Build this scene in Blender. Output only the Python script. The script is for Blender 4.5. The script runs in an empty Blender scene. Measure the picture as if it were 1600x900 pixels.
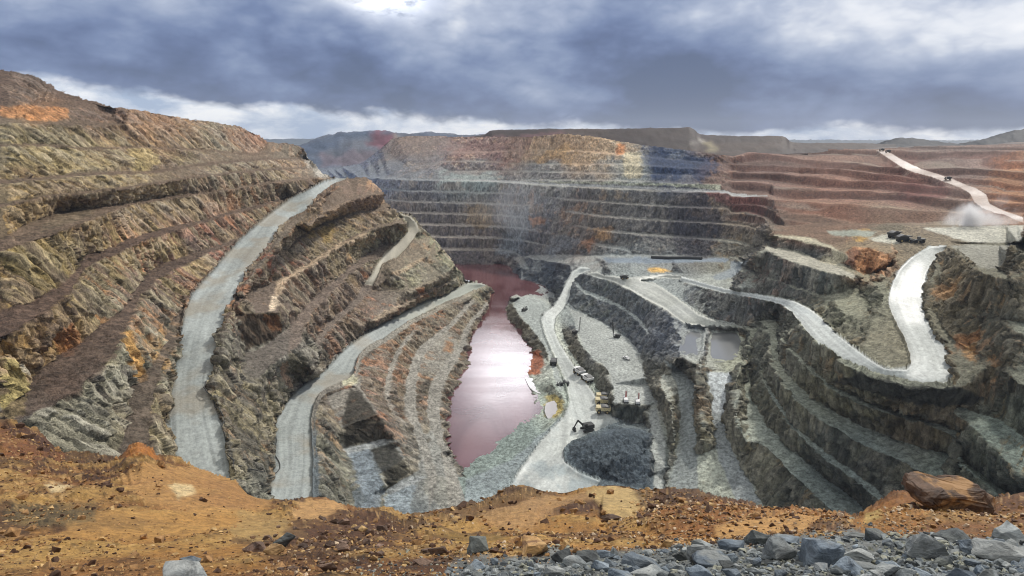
import bpy, bmesh, math, random
import numpy as np
from mathutils import Vector, Matrix, geometry

random.seed(7)
SC = bpy.context.scene
COL = SC.collection

# ------------------------------------------------------------------ camera
H = 170.0                      # eye level above the pit lake, metres
F_PX, CU, CV = 1000.0, 800.0, 450.0
PITCH = math.atan(230.0 / F_PX)
cp, sp = math.cos(PITCH), math.sin(PITCH)
cam_d = bpy.data.cameras.new("Camera")
cam = bpy.data.objects.new("camera", cam_d)
COL.objects.link(cam)
cam.location = (0, 0, H)
cam.rotation_euler = (math.pi / 2 - PITCH, 0, 0)
cam_d.sensor_width = 36.0
cam_d.lens = 36.0 * F_PX / 1600.0
cam_d.clip_start = 0.1
cam_d.clip_end = 40000.0
SC.camera = cam

# ------------------------------------------------------------------ sky and sun
SUN_AZ, SUN_EL = math.radians(40), math.radians(42)      # azimuth clockwise from straight ahead
world = bpy.data.worlds.new("World")
SC.world = world
world.use_nodes = True


class NT:
    """small helper to write node trees"""
    def __init__(s, tree):
        s.t = tree
        s.n = tree.nodes
        s.l = tree.links

    def node(s, typ, **kw):
        nd = s.n.new(typ)
        for k, v in kw.items():
            if k.startswith("i_"):
                key = k[2:]
                key = int(key) if key.isdigit() else key.replace("_", " ")
                s.put(nd.inputs[key], v)
            else:
                setattr(nd, k, v)
        return nd

    def put(s, sock, v):
        if isinstance(v, bpy.types.NodeSocket):
            s.l.new(v, sock)
        elif isinstance(v, bpy.types.Node):
            s.l.new(v.outputs[0], sock)
        else:
            if hasattr(sock.default_value, "__len__") and not hasattr(v, "__len__"):
                sock.default_value = [v] * len(sock.default_value)
            elif hasattr(sock.default_value, "__len__") and len(sock.default_value) == 4 and len(v) == 3:
                sock.default_value = (*v, 1)
            else:
                sock.default_value = v

    def m(s, op, a, b=0.0, c=0.0, clamp=False):
        nd = s.n.new("ShaderNodeMath")
        nd.operation = op
        nd.use_clamp = clamp
        s.put(nd.inputs[0], a)
        s.put(nd.inputs[1], b)
        s.put(nd.inputs[2], c)
        return nd.outputs[0]

    def ss(s, x, a, b, lo=0.0, hi=1.0):
        nd = s.n.new("ShaderNodeMapRange")
        nd.interpolation_type = 'SMOOTHSTEP'
        s.put(nd.inputs[0], x)
        s.put(nd.inputs[1], a)
        s.put(nd.inputs[2], b)
        s.put(nd.inputs[3], lo)
        s.put(nd.inputs[4], hi)
        return nd.outputs[0]

    def mix(s, f, a, b, blend='MIX'):
        nd = s.n.new("ShaderNodeMix")
        nd.data_type = 'RGBA'
        nd.blend_type = blend
        s.put(nd.inputs[0], f)
        s.put(nd.inputs[6], a)
        s.put(nd.inputs[7], b)
        return nd.outputs[2]

    def noise(s, vec, scale, detail=5, rough=0.55, dist=0.0):
        nd = s.n.new("ShaderNodeTexNoise")
        if vec is not None:
            s.put(nd.inputs["Vector"], vec)
        nd.inputs["Scale"].default_value = scale
        nd.inputs["Detail"].default_value = detail
        nd.inputs["Roughness"].default_value = rough
        nd.inputs["Distortion"].default_value = dist
        return nd.outputs[0]

    def mapping(s, vec, scale=(1, 1, 1), loc=(0, 0, 0), rot=(0, 0, 0)):
        nd = s.n.new("ShaderNodeMapping")
        s.put(nd.inputs[0], vec)
        nd.inputs["Location"].default_value = loc
        nd.inputs["Rotation"].default_value = rot
        nd.inputs["Scale"].default_value = scale
        return nd.outputs[0]


def build_sky():
    w = NT(world.node_tree)
    w.n.clear()
    out = w.node("ShaderNodeOutputWorld")
    bg = w.node("ShaderNodeBackground")
    bg.inputs[1].default_value = 0.1
    w.l.new(bg.outputs[0], out.inputs[0])
    sky = w.node("ShaderNodeTexSky")
    sky.sky_type = 'NISHITA'
    sky.sun_disc = False
    sky.sun_elevation = SUN_EL
    sky.sun_rotation = SUN_AZ
    tc = w.node("ShaderNodeTexCoord")
    d = tc.outputs["Generated"]
    sep = w.node("ShaderNodeSeparateXYZ")
    w.l.new(d, sep.inputs[0])
    x, y, z = sep.outputs
    deg = 180 / math.pi
    az = w.m('MULTIPLY', w.m('ARCTAN2', x, y), deg)
    el = w.m('MULTIPLY', w.m('ARCSINE', z), deg)
    # cloud deck seen in perspective: direction projected on a high layer
    inv = w.m('DIVIDE', 1.0, w.m('ADD', w.m('MAXIMUM', z, 0.0), 0.11))
    comb = w.node("ShaderNodeCombineXYZ")
    w.put(comb.inputs[0], w.m('MULTIPLY', x, inv))
    w.put(comb.inputs[1], w.m('MULTIPLY', y, inv))
    deck = comb.outputs[0]
    n_big = w.noise(w.mapping(deck, (1.0, 0.42, 1), (3.1, 1.7, 0)), 0.75, 6, 0.52, 0.2)
    n_mid = w.noise(w.mapping(deck, (1.0, 0.9, 1), (7.3, 2.2, 0)), 2.6, 7, 0.6, 0.3)
    comb2 = w.node("ShaderNodeCombineXYZ")
    w.put(comb2.inputs[0], w.m('MULTIPLY', az, 0.05))
    w.put(comb2.inputs[1], w.m('MULTIPLY', el, 0.082))
    puff = w.noise(w.mapping(comb2.outputs[0], (1, 1, 1), (5.2, 0.4, 0)), 1.9, 9, 0.56, 0.12)
    puff2 = w.noise(w.mapping(comb2.outputs[0], (1, 1.6, 1), (1.2, 8.4, 0)), 5.0, 9, 0.60, 0.15)
    # heavy deck: slate to pale grey, built from billows
    def billow(sc_, off):
        q = w.noise(w.mapping(comb2.outputs[0], (1, 1.1, 1), off), sc_, 1.5, 0.5, 0.35)
        return w.m('ABSOLUTE', w.m('SUBTRACT', w.m('MULTIPLY', q, 2.0), 1.0))
    bil = w.m('ADD', w.m('MULTIPLY', billow(3.2, (2.2, 7.7, 0)), 0.55), w.m('MULTIPLY', billow(7.0, (8.2, 1.7, 0)), 0.30))
    bil = w.m('ADD', bil, w.m('MULTIPLY', billow(15.0, (4.2, 3.7, 0)), 0.17))
    low_ = w.noise(w.mapping(comb2.outputs[0], (1, 1.25, 1), (0.3, 2.9, 0)), 0.85, 4, 0.5, 0.15)
    shade = w.m('ADD', w.m('MULTIPLY', low_, 1.0), w.m('MULTIPLY', puff, 0.14))
    shade = w.m('ADD', shade, w.m('ADD', w.m('MULTIPLY', bil, 0.16), -0.088))
    shade = w.m('ADD', shade, w.m('MULTIPLY', w.m('SUBTRACT', puff2, 0.5), 0.10))
    shade = w.m('ADD', w.m('MULTIPLY', w.m('SUBTRACT', shade, 0.5), 1.15), 0.492)
    # lighter towards the top of the deck and near the hidden sun
    lift = w.ss(el, 4.0, 12.0, -0.095, 0.085)
    lift = w.m('ADD', lift, w.ss(el, 13.0, 30.0, 0.0, 0.0))
    sx = w.m('DIVIDE', w.m('SUBTRACT', az, -8.0), 15.0)
    sy = w.m('DIVIDE', w.m('SUBTRACT', el, 13.0), 6.5)
    glow = w.m('POWER', 2.718, w.m('MULTIPLY', w.m('ADD', w.m('MULTIPLY', sx, sx), w.m('MULTIPLY', sy, sy)), -1.0))
    lift = w.m('ADD', lift, w.m('MULTIPLY', glow, 0.13))
    sx = w.m('DIVIDE', w.m('SUBTRACT', az, 12.0), 5.0)
    sy = w.m('DIVIDE', w.m('SUBTRACT', el, 9.5), 2.0)
    glow3 = w.m('POWER', 2.718, w.m('MULTIPLY', w.m('ADD', w.m('MULTIPLY', sx, sx), w.m('MULTIPLY', sy, sy)), -1.0))
    lift = w.m('ADD', lift, w.m('MULTIPLY', glow3, 0.07))
    sx = w.m('DIVIDE', w.m('SUBTRACT', az, 38.0), 3.2)
    sy = w.m('DIVIDE', w.m('SUBTRACT', el, 7.6), 2.6)
    glow2 = w.m('POWER', 2.718, w.m('MULTIPLY', w.m('ADD', w.m('MULTIPLY', sx, sx), w.m('MULTIPLY', sy, sy)), -1.0))
    lift = w.m('ADD', lift, w.m('MULTIPLY', glow2, 0.26))
    s2 = w.m('ADD', shade, lift)
    ramp = w.node("ShaderNodeValToRGB")
    w.l.new(s2, ramp.inputs[0])
    cr = ramp.color_ramp
    cr.elements[0].position = 0.38
    cr.elements[0].color = (0.07, 0.105, 0.215, 1)
    cr.elements[1].position = 0.80
    cr.elements[1].color = (1.0, 1.0, 1.02, 1)
    for p, c in ((0.44, (0.105, 0.150, 0.300)), (0.50, (0.165, 0.225, 0.400)), (0.57, (0.27, 0.335, 0.505)),
                 (0.65, (0.46, 0.52, 0.665)), (0.72, (0.80, 0.83, 0.90))):
        e = cr.elements.new(p)
        e.color = (*c, 1)
    deck_col = ramp.outputs[0]
    # bright broken strip under the cloud base
    base_el = w.m('ADD', w.m('MULTIPLY', az, -0.050), 1.75)
    base_el = w.m('ADD', base_el, w.m('MULTIPLY', w.m('MULTIPLY', az, az), 0.0009))
    wob = w.m('MULTIPLY', w.m('SUBTRACT', puff, 0.5), 3.4)
    wob = w.m('ADD', wob, w.m('MULTIPLY', w.m('SUBTRACT', bil, 0.25), 2.0))
    e2 = w.m('SUBTRACT', w.m('SUBTRACT', el, base_el), wob)
    under = w.ss(e2, -0.55, 0.35, 1.0, 0.0)
    comb3 = w.node("ShaderNodeCombineXYZ")
    w.put(comb3.inputs[0], w.m('MULTIPLY', az, 0.10))
    w.put(comb3.inputs[1], w.m('MULTIPLY', el, 0.30))
    streak = w.noise(w.mapping(comb3.outputs[0], (1, 1, 1), (2.7, 4.4, 0)), 1.6, 7, 0.6, 0.3)
    r2 = w.node("ShaderNodeValToRGB")
    w.l.new(streak, r2.inputs[0])
    r2.color_ramp.elements[0].position = 0.36
    r2.color_ramp.elements[0].color = (0.38, 0.48, 0.66, 1)
    r2.color_ramp.elements[1].position = 0.62
    r2.color_ramp.elements[1].color = (1.05, 1.05, 1.06, 1)
    e = r2.color_ramp.elements.new(0.48)
    e.color = (0.68, 0.74, 0.85, 1)
    cloud = w.mix(under, deck_col, r2.outputs[0])
    # the overcast overhead, outside the picture, is brighter and neutral
    cloud = w.mix(w.ss(el, 29.0, 46.0), cloud, w.mix(n_mid, (0.60, 0.60, 0.60), (1.15, 1.13, 1.10)))
    # thin bright veil where the sun stands behind the clouds (above the picture), mirrored by the lake
    sx = w.m('DIVIDE', w.m('SUBTRACT', az, 0.5), 5.0)
    sy = w.m('DIVIDE', w.m('SUBTRACT', el, 21.0), 3.6)
    veil = w.m('POWER', 2.718, w.m('MULTIPLY', w.m('ADD', w.m('MULTIPLY', sx, sx), w.m('MULTIPLY', sy, sy)), -1.0))
    veil = w.m('MULTIPLY', veil, w.ss(puff, 0.38, 0.55, 0.25, 1.0))
    cloud = w.mix(1.0, cloud, w.mix(veil, (0, 0, 0), (9.0, 8.9, 9.1)), 'ADD')
    # small top-left-centre burst of light at the upper picture edge
    sx = w.m('DIVIDE', w.m('SUBTRACT', az, -9.8), 3.2)
    sy = w.m('DIVIDE', w.m('SUBTRACT', el, 11.9), 1.7)
    b = w.m('POWER', 2.718, w.m('MULTIPLY', w.m('ADD', w.m('MULTIPLY', sx, sx), w.m('MULTIPLY', sy, sy)), -1.0))
    b = w.m('MULTIPLY', b, w.ss(puff2, 0.36, 0.52))
    cloud = w.mix(1.0, cloud, w.mix(b, (0, 0, 0), (1.3, 1.3, 1.3)), 'ADD')
    gain = w.mix(1.0, cloud, (10.0, 10.0, 10.0), 'MULTIPLY')
    total = w.mix(0.94, sky.outputs[0], gain)
    w.l.new(total, bg.inputs[0])


build_sky()

sun_d = bpy.data.lights.new("Sun", 'SUN')
sun_d.energy = 3.0
sun_d.angle = math.radians(4)
sun_d.color = (1.0, 0.955, 0.89)
sun = bpy.data.objects.new("sun", sun_d)
COL.objects.link(sun)
sdir = Vector((math.sin(SUN_AZ) * math.cos(SUN_EL), math.cos(SUN_AZ) * math.cos(SUN_EL), math.sin(SUN_EL)))
sun.rotation_euler = sdir.to_track_quat('Z', 'Y').to_euler()

SC.view_settings.view_transform = 'Standard'
SC.view_settings.look = 'None'
SC.view_settings.exposure = 0.0
SC.view_settings.gamma = 1.0
SC.view_settings.use_curve_mapping = False
SC.render.engine = 'CYCLES'
SC.cycles.use_denoising = True
SC.cycles.pixel_filter_type = 'BLACKMAN_HARRIS'
SC.cycles.filter_width = 1.1
SC.cycles.max_bounces = 5
SC.cycles.diffuse_bounces = 3
SC.cycles.volume_bounces = 3
SC.cycles.volume_max_steps = 64


# ------------------------------------------------------------------ helpers
def ray(u, v):
    xx = (np.asarray(u, float) - CU) / F_PX
    yy = (CV - np.asarray(v, float)) / F_PX
    return np.stack([xx, cp + sp * yy, cp * yy - sp], -1)


def rz(v):
    return cp * (CV - v) / F_PX - sp


def at(u, v, z=None, lam=None):
    r = ray(u, v)
    if lam is None:
        lam = (H - z) / -r[2]
    return Vector((r[0] * lam, r[1] * lam, H + r[2] * lam))


def tag(o, label=None, cat=None, group=None, kind=None):
    if label:
        o["label"] = label
    if cat:
        o["category"] = cat
    if group:
        o["group"] = group
    if kind:
        o["kind"] = kind
    return o


def smooth01(x, a, b):
    t = np.clip((x - a) / (b - a), 0, 1)
    return t * t * (3 - 2 * t)


_rng = np.random.RandomState(11)
_TB = _rng.rand(64, 64, 64).astype(np.float32)


def vnoise(x, y, z):
    """smooth value noise, 0..1"""
    xi = np.floor(x); yi = np.floor(y); zi = np.floor(z)
    fx = (x - xi).astype(np.float32); fy = (y - yi).astype(np.float32); fz = (z - zi).astype(np.float32)
    fx = fx * fx * (3 - 2 * fx); fy = fy * fy * (3 - 2 * fy); fz = fz * fz * (3 - 2 * fz)
    xi = xi.astype(np.int64) & 63; yi = yi.astype(np.int64) & 63; zi = zi.astype(np.int64) & 63
    x1 = (xi + 1) & 63; y1 = (yi + 1) & 63; z1 = (zi + 1) & 63
    c = _TB
    a = c[xi, yi, zi] * (1 - fx) + c[x1, yi, zi] * fx
    b = c[xi, y1, zi] * (1 - fx) + c[x1, y1, zi] * fx
    d = c[xi, yi, z1] * (1 - fx) + c[x1, yi, z1] * fx
    e = c[xi, y1, z1] * (1 - fx) + c[x1, y1, z1] * fx
    a = a * (1 - fy) + b * fy
    d = d * (1 - fy) + e * fy
    return a * (1 - fz) + d * fz


def fbm(x, y, z, octv=4, gain=0.5):
    s = 0; a = 1.0; t = 0
    for i in range(octv):
        s = s + a * vnoise(x + 17.3 * i, y + 5.1 * i, z + 9.7 * i)
        t += a
        a *= gain
        x = x * 2.03; y = y * 2.03; z = z * 2.03
    return s / t


def blocks(a, b, c, warp=0.35):
    """0..1 per cell of a warped lattice: flat-sided blocks with crisp joints"""
    w1 = fbm(a * 1.7 + 3, b * 1.7, c * 1.7, 3, 0.6) - 0.5
    w2 = fbm(a * 1.7 + 30, b * 1.7, c * 1.7 + 8, 3, 0.6) - 0.5
    ai = np.floor(a + w1 * warp * 2).astype(np.int64) & 63
    bi = np.floor(b + w2 * warp * 2).astype(np.int64) & 63
    ci = np.floor(c + (w1 + w2) * warp * 1.4).astype(np.int64) & 63
    return _TB[ai, bi, ci]


def ridged(x, y, z, octv=3):
    s = 0; a = 1.0; t = 0
    for i in range(octv):
        s = s + a * (1 - np.abs(2 * vnoise(x + 31.3 * i, y + 3.1 * i, z + 7.7 * i) - 1))
        t += a
        a *= 0.55
        x = x * 2.1; y = y * 2.1; z = z * 2.1
    return s / t


# ------------------------------------------------------------------ terrain break lines
# every line is a crest, toe or road edge: points (u, v, height) seen along the sight line u,v of the survey
# camera; suffix l = the third number is the distance instead of the height, x = the offset from the axis
def spline(pts, seg=9.0):
    """Catmull-Rom through points (u,v,q), q = 1/distance"""
    P = np.array(pts, float)
    if len(P) < 3:
        n = max(1, int(np.hypot(*(P[1, :2] - P[0, :2])) / seg))
        t = np.linspace(0, 1, n + 1)[:, None]
        return P[0] * (1 - t) + P[-1] * t
    E = np.vstack([2 * P[0] - P[1], P, 2 * P[-1] - P[-2]])
    out = []
    for i in range(1, len(E) - 2):
        a, b, c, d = E[i - 1], E[i], E[i + 1], E[i + 2]
        n = max(1, int(np.hypot(*(c[:2] - b[:2])) / seg))
        for k in range(n):
            t = k / n
            # tension 0.35 keeps neighbouring lines apart
            m1 = (c - a) * 0.35; m2 = (d - b) * 0.35
            h = 2 * t ** 3 - 3 * t ** 2 + 1
            out.append(h * b + (t ** 3 - 2 * t * t + t) * m1 + (3 * t * t - 2 * t ** 3) * c + (t ** 3 - t * t) * m2)
    out.append(E[-2])
    return np.array(out)


def parse(text):
    lines = {}
    for row in text.strip().splitlines():
        row = row.strip()
        if not row or row.startswith('#'):
            continue
        name, mode, rest = row.split(None, 2)
        base = None
        if '=' in mode:
            mode, base = mode.split('=')
            base = float(base)
        pts = []
        for tok in rest.split():
            c = [float(x) for x in tok.split(',')]
            if len(c) == 2:
                c.append(base)
            u, v, w = c
            if mode == 'z':
                q = -rz(v) / (H - w)
            elif mode == 'l':
                q = 1.0 / w
            else:
                q = ((CU - u) / F_PX) / abs(w)
            pts.append((u, v, q))
        lines[name] = pts
    return lines


def extend(lines):
    """carry lines that leave the picture on past its edge"""
    for k, p in lines.items():
        for end in (0, -1):
            u, v, q = p[end]
            o = p[1] if end == 0 else p[-2]
            du = u - o[0]
            if abs(du) < 1:
                continue
            if u <= 2 and du < 0:
                e = (-130.0, v + (v - o[1]) / du * (-130.0 - u) * 0.8, q)
            elif u >= 1598 and du > 0:
                e = (1730.0, v + (v - o[1]) / du * (1730.0 - u) * 0.8, q)
            else:
                continue
            if end == 0:
                p.insert(0, e)
            else:
                p.append(e)
    return lines


def inpoly(U, V, poly):
    """even-odd test on arrays"""
    res = np.zeros(U.shape, bool)
    P = np.array(poly, float)
    n = len(P)
    for i in range(n):
        x1, y1 = P[i]; x2, y2 = P[(i + 1) % n]
        if y1 == y2:
            continue
        c = ((y1 > V) != (y2 > V)) & (U < (x2 - x1) * (V - y1) / (y2 - y1) + x1)
        res ^= c
    return res


def raster(lines, u0, u1, v0, v1, step, extra=()):
    """break lines -> constrained triangulation -> grid of 1/distance"""
    verts, edges, q = [], [], []
    for k, p in lines.items():
        s = spline(p)
        b = len(verts)
        for a in s:
            verts.append(Vector((a[0], a[1]))); q.append(a[2])
        edges += [(b + i, b + i + 1) for i in range(len(s) - 1)]
    for a in extra:
        verts.append(Vector((a[0], a[1]))); q.append(a[2])
    vo, eo, fo, ov, oe, of = geometry.delaunay_2d_cdt(verts, edges, [], 0, 0.02)
    q = np.array(q)
    qo = np.zeros(len(vo))
    ex = np.array([[*verts[a], *verts[b]] for a, b in edges])
    for i, o in enumerate(ov):
        if o:
            qo[i] = q[o[0]]
        else:                                        # crossing of two lines
            p = np.array(vo[i])
            d = ex[:, 2:] - ex[:, :2]
            t = np.clip(((p - ex[:, :2]) * d).sum(1) / np.maximum((d * d).sum(1), 1e-9), 0, 1)
            r = np.hypot(*(ex[:, :2] + d * t[:, None] - p).T)
            j = int(np.argmin(r))
            qo[i] = q[edges[j][0]] * (1 - t[j]) + q[edges[j][1]] * t[j]
    nu = int((u1 - u0) / step) + 1
    nv = int((v1 - v0) / step) + 1
    Q = np.full((nv, nu), np.nan)
    V2 = np.array([list(a) for a in vo])
    for f in fo:
        for k in range(1, len(f) - 1):
            ia = (f[0], f[k], f[k + 1])
            A, B, C = V2[ia[0]], V2[ia[1]], V2[ia[2]]
            det = (B[0] - A[0]) * (C[1] - A[1]) - (C[0] - A[0]) * (B[1] - A[1])
            if abs(det) < 1e-9:
                continue
            lo = np.min([A, B, C], 0); hi = np.max([A, B, C], 0)
            i0 = max(0, int(math.ceil((lo[0] - u0) / step - 1e-6))); i1 = min(nu - 1, int((hi[0] - u0) / step + 1e-6))
            j0 = max(0, int(math.ceil((lo[1] - v0) / step - 1e-6))); j1 = min(nv - 1, int((hi[1] - v0) / step + 1e-6))
            if i1 < i0 or j1 < j0:
                continue
            X, Y = np.meshgrid(u0 + step * np.arange(i0, i1 + 1), v0 + step * np.arange(j0, j1 + 1))
            w1 = ((X - A[0]) * (C[1] - A[1]) - (C[0] - A[0]) * (Y - A[1])) / det
            w2 = ((B[0] - A[0]) * (Y - A[1]) - (X - A[0]) * (B[1] - A[1])) / det
            ins = (w1 >= -1e-4) & (w2 >= -1e-4) & (w1 + w2 <= 1.0001)
            val = qo[ia[0]] * (1 - w1 - w2) + qo[ia[1]] * w1 + qo[ia[2]] * w2
            sub = Q[j0:j1 + 1, i0:i1 + 1]
            sub[ins] = val[ins]
    # fill what the hull did not reach, row by row
    for j in range(nv):
        bad = np.isnan(Q[j])
        if bad.any() and not bad.all():
            idx = np.arange(nu)
            Q[j, bad] = np.interp(idx[bad], idx[~bad], Q[j, ~bad])
    for j in range(1, nv):
        if np.isnan(Q[j]).all():
            Q[j] = Q[j - 1]
    for j in range(nv - 2, -1, -1):
        if np.isnan(Q[j]).all():
            Q[j] = Q[j + 1]
    U, V = np.meshgrid(u0 + step * np.arange(nu), v0 + step * np.arange(nv))
    return U, V, Q


def blur(A, n):
    """n passes of a 3x3 binomial blur"""
    A = A.astype(float)
    for _ in range(n):
        P = np.pad(A, ((1, 1), (0, 0)), mode='edge')
        A = (P[:-2] + 2 * P[1:-1] + P[2:]) / 4
        P = np.pad(A, ((0, 0), (1, 1)), mode='edge')
        A = (P[:, :-2] + 2 * P[:, 1:-1] + P[:, 2:]) / 4
    return A


def to_world(U, V, Q):
    r = ray(U, V)
    P = r / Q[..., None]
    P[..., 2] += H
    return P


def normals(P):
    dx = np.empty_like(P); dy = np.empty_like(P)
    dx[:, 1:-1] = P[:, 2:] - P[:, :-2]; dx[:, 0] = P[:, 1] - P[:, 0]; dx[:, -1] = P[:, -1] - P[:, -2]
    dy[1:-1] = P[2:] - P[:-2]; dy[0] = P[1] - P[0]; dy[-1] = P[-1] - P[-2]
    n = np.cross(dy, dx)
    n /= np.maximum(np.linalg.norm(n, axis=-1, keepdims=True), 1e-9)
    return n


def grid_mesh(name, P, C, mask_faces, material, W=None):
    """mesh from the grid cells chosen by mask_faces; colour attribute Col, wetness attribute Wet"""
    nv, nu = P.shape[:2]
    idx = np.arange(nv * nu).reshape(nv, nu)
    j, i = np.nonzero(mask_faces)
    if len(j) == 0:
        return None
    quads = np.stack([idx[j, i], idx[j + 1, i], idx[j + 1, i + 1], idx[j, i + 1]], -1)
    used, inv = np.unique(quads, return_inverse=True)
    quads = inv.reshape(-1, 4)
    me = bpy.data.meshes.new(name)
    me.vertices.add(len(used))
    me.vertices.foreach_set("co", P.reshape(-1, 3)[used].astype(np.float32).ravel())
    me.loops.add(quads.size)
    me.polygons.add(len(quads))
    me.polygons.foreach_set("loop_start", np.arange(0, quads.size, 4, dtype=np.int32))
    me.loops.foreach_set("vertex_index", quads.astype(np.int32).ravel())
    me.update(calc_edges=True)
    me.validate()
    if C is not None:
        ca = me.color_attributes.new("Col", 'FLOAT_COLOR', 'POINT')
        c4 = np.ones((len(used), 4), np.float32)
        c4[:, :3] = C.reshape(-1, 3)[used]
        if W is not None:
            c4[:, 3] = W.reshape(-1)[used]
        ca.data.foreach_set("color", c4.ravel())
    me.polygons.foreach_set("use_smooth", np.ones(len(quads), bool))
    me.materials.append(material)
    o = bpy.data.objects.new(name, me)
    COL.objects.link(o)
    return o


# ------------------------------------------------------------------ materials
def new_mat(name):
    m = bpy.data.materials.new(name)
    m.use_nodes = True
    t = NT(m.node_tree)
    b = m.node_tree.nodes["Principled BSDF"]
    return m, t, b


def rock_mat(name, s=1.0, bump=0.5, rough=0.88, contrast=0.55, spec=0.3, vert=0.35):
    m, t, b = new_mat(name)
    att = t.node("ShaderNodeVertexColor", layer_name="Col")
    tc = t.node("ShaderNodeTexCoord").outputs["Object"]
    stretched = t.mapping(tc, (1.0, 1.0, vert))
    n1 = t.noise(stretched, 0.9 * s, 8, 0.7, 0.2)
    n2 = t.noise(tc, 4.0 * s, 5, 0.65)
    f = t.m('ADD', t.m('MULTIPLY', n1, 0.6), t.m('MULTIPLY', n2, 0.4))
    k = t.ss(f, 0.33, 0.67, 1.0 - contrast, 1.0 + contrast)
    col = t.mix(1.0, att.outputs[0], k, 'MULTIPLY')
    t.put(b.inputs["Base Color"], col)
    b.inputs["Specular IOR Level"].default_value = spec
    wet = att.outputs["Alpha"]
    t.put(b.inputs["Roughness"], t.m('SUBTRACT', rough, t.m('MULTIPLY', wet, 0.3), clamp=True))
    bp = t.node("ShaderNodeBump")
    bp.inputs["Strength"].default_value = bump
    bp.inputs["Distance"].default_value = 0.8 / s
    t.put(bp.inputs["Height"], f)
    t.l.new(bp.outputs[0], b.inputs["Normal"])
    return m


def flat_mat(name, col, rough=0.6, metal=0.0, var=0.25, scale=3.0, bump=0.0, emis=None):
    m, t, b = new_mat(name)
    tc = t.node("ShaderNodeTexCoord").outputs["Object"]
    n = t.noise(tc, scale, 5, 0.6)
    k = t.ss(n, 0.3, 0.7, 1 - var, 1 + var)
    t.put(b.inputs["Base Color"], t.mix(1.0, (*col, 1), k, 'MULTIPLY'))
    b.inputs["Roughness"].default_value = rough
    b.inputs["Metallic"].default_value = metal
    if bump:
        bp = t.node("ShaderNodeBump")
        bp.inputs["Strength"].default_value = bump
        t.put(bp.inputs["Height"], n)
        t.l.new(bp.outputs[0], b.inputs["Normal"])
    return m


def water_mat(name, deep, silt, rough=0.07, ripple=0.12, scale=0.25):
    m, t, b = new_mat(name)
    tc = t.node("ShaderNodeTexCoord").outputs["Object"]
    n = t.noise(t.mapping(tc, (1, 0.35, 1)), 0.012 / max(scale, 0.05) * 0.25 * 4, 5, 0.55, 0.6)
    t.put(b.inputs["Base Color"], t.mix(t.ss(n, 0.35, 0.65), (*deep, 1), (*silt, 1)))
    wind = t.noise(t.mapping(tc, (0.35, 2.4, 1)), 0.02, 5, 0.6, 0.4)
    t.put(b.inputs["Roughness"], t.ss(wind, 0.40, 0.62, rough, rough + 0.07))
    b.inputs["IOR"].default_value = 1.45
    b.inputs["Specular IOR Level"].default_value = 0.8
    r = t.noise(t.mapping(tc, (0.7, 1.5, 1)), scale, 4, 0.6)
    bp = t.node("ShaderNodeBump")
    bp.inputs["Strength"].default_value = ripple
    bp.inputs["Distance"].default_value = 0.6
    t.put(bp.inputs["Height"], r)
    t.l.new(bp.outputs[0], b.inputs["Normal"])
    return m


M_ROCK = rock_mat("rock face", 0.6, 1.0, 0.92, 0.7, 0.15)
M_ROAD = rock_mat("crushed stone road", 1.2, 0.2, 0.78, 0.22, 0.5, 1.0)
M_EARTH = rock_mat("ochre earth", 14.0, 0.7, 0.93, 0.5, 0.25)

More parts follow.
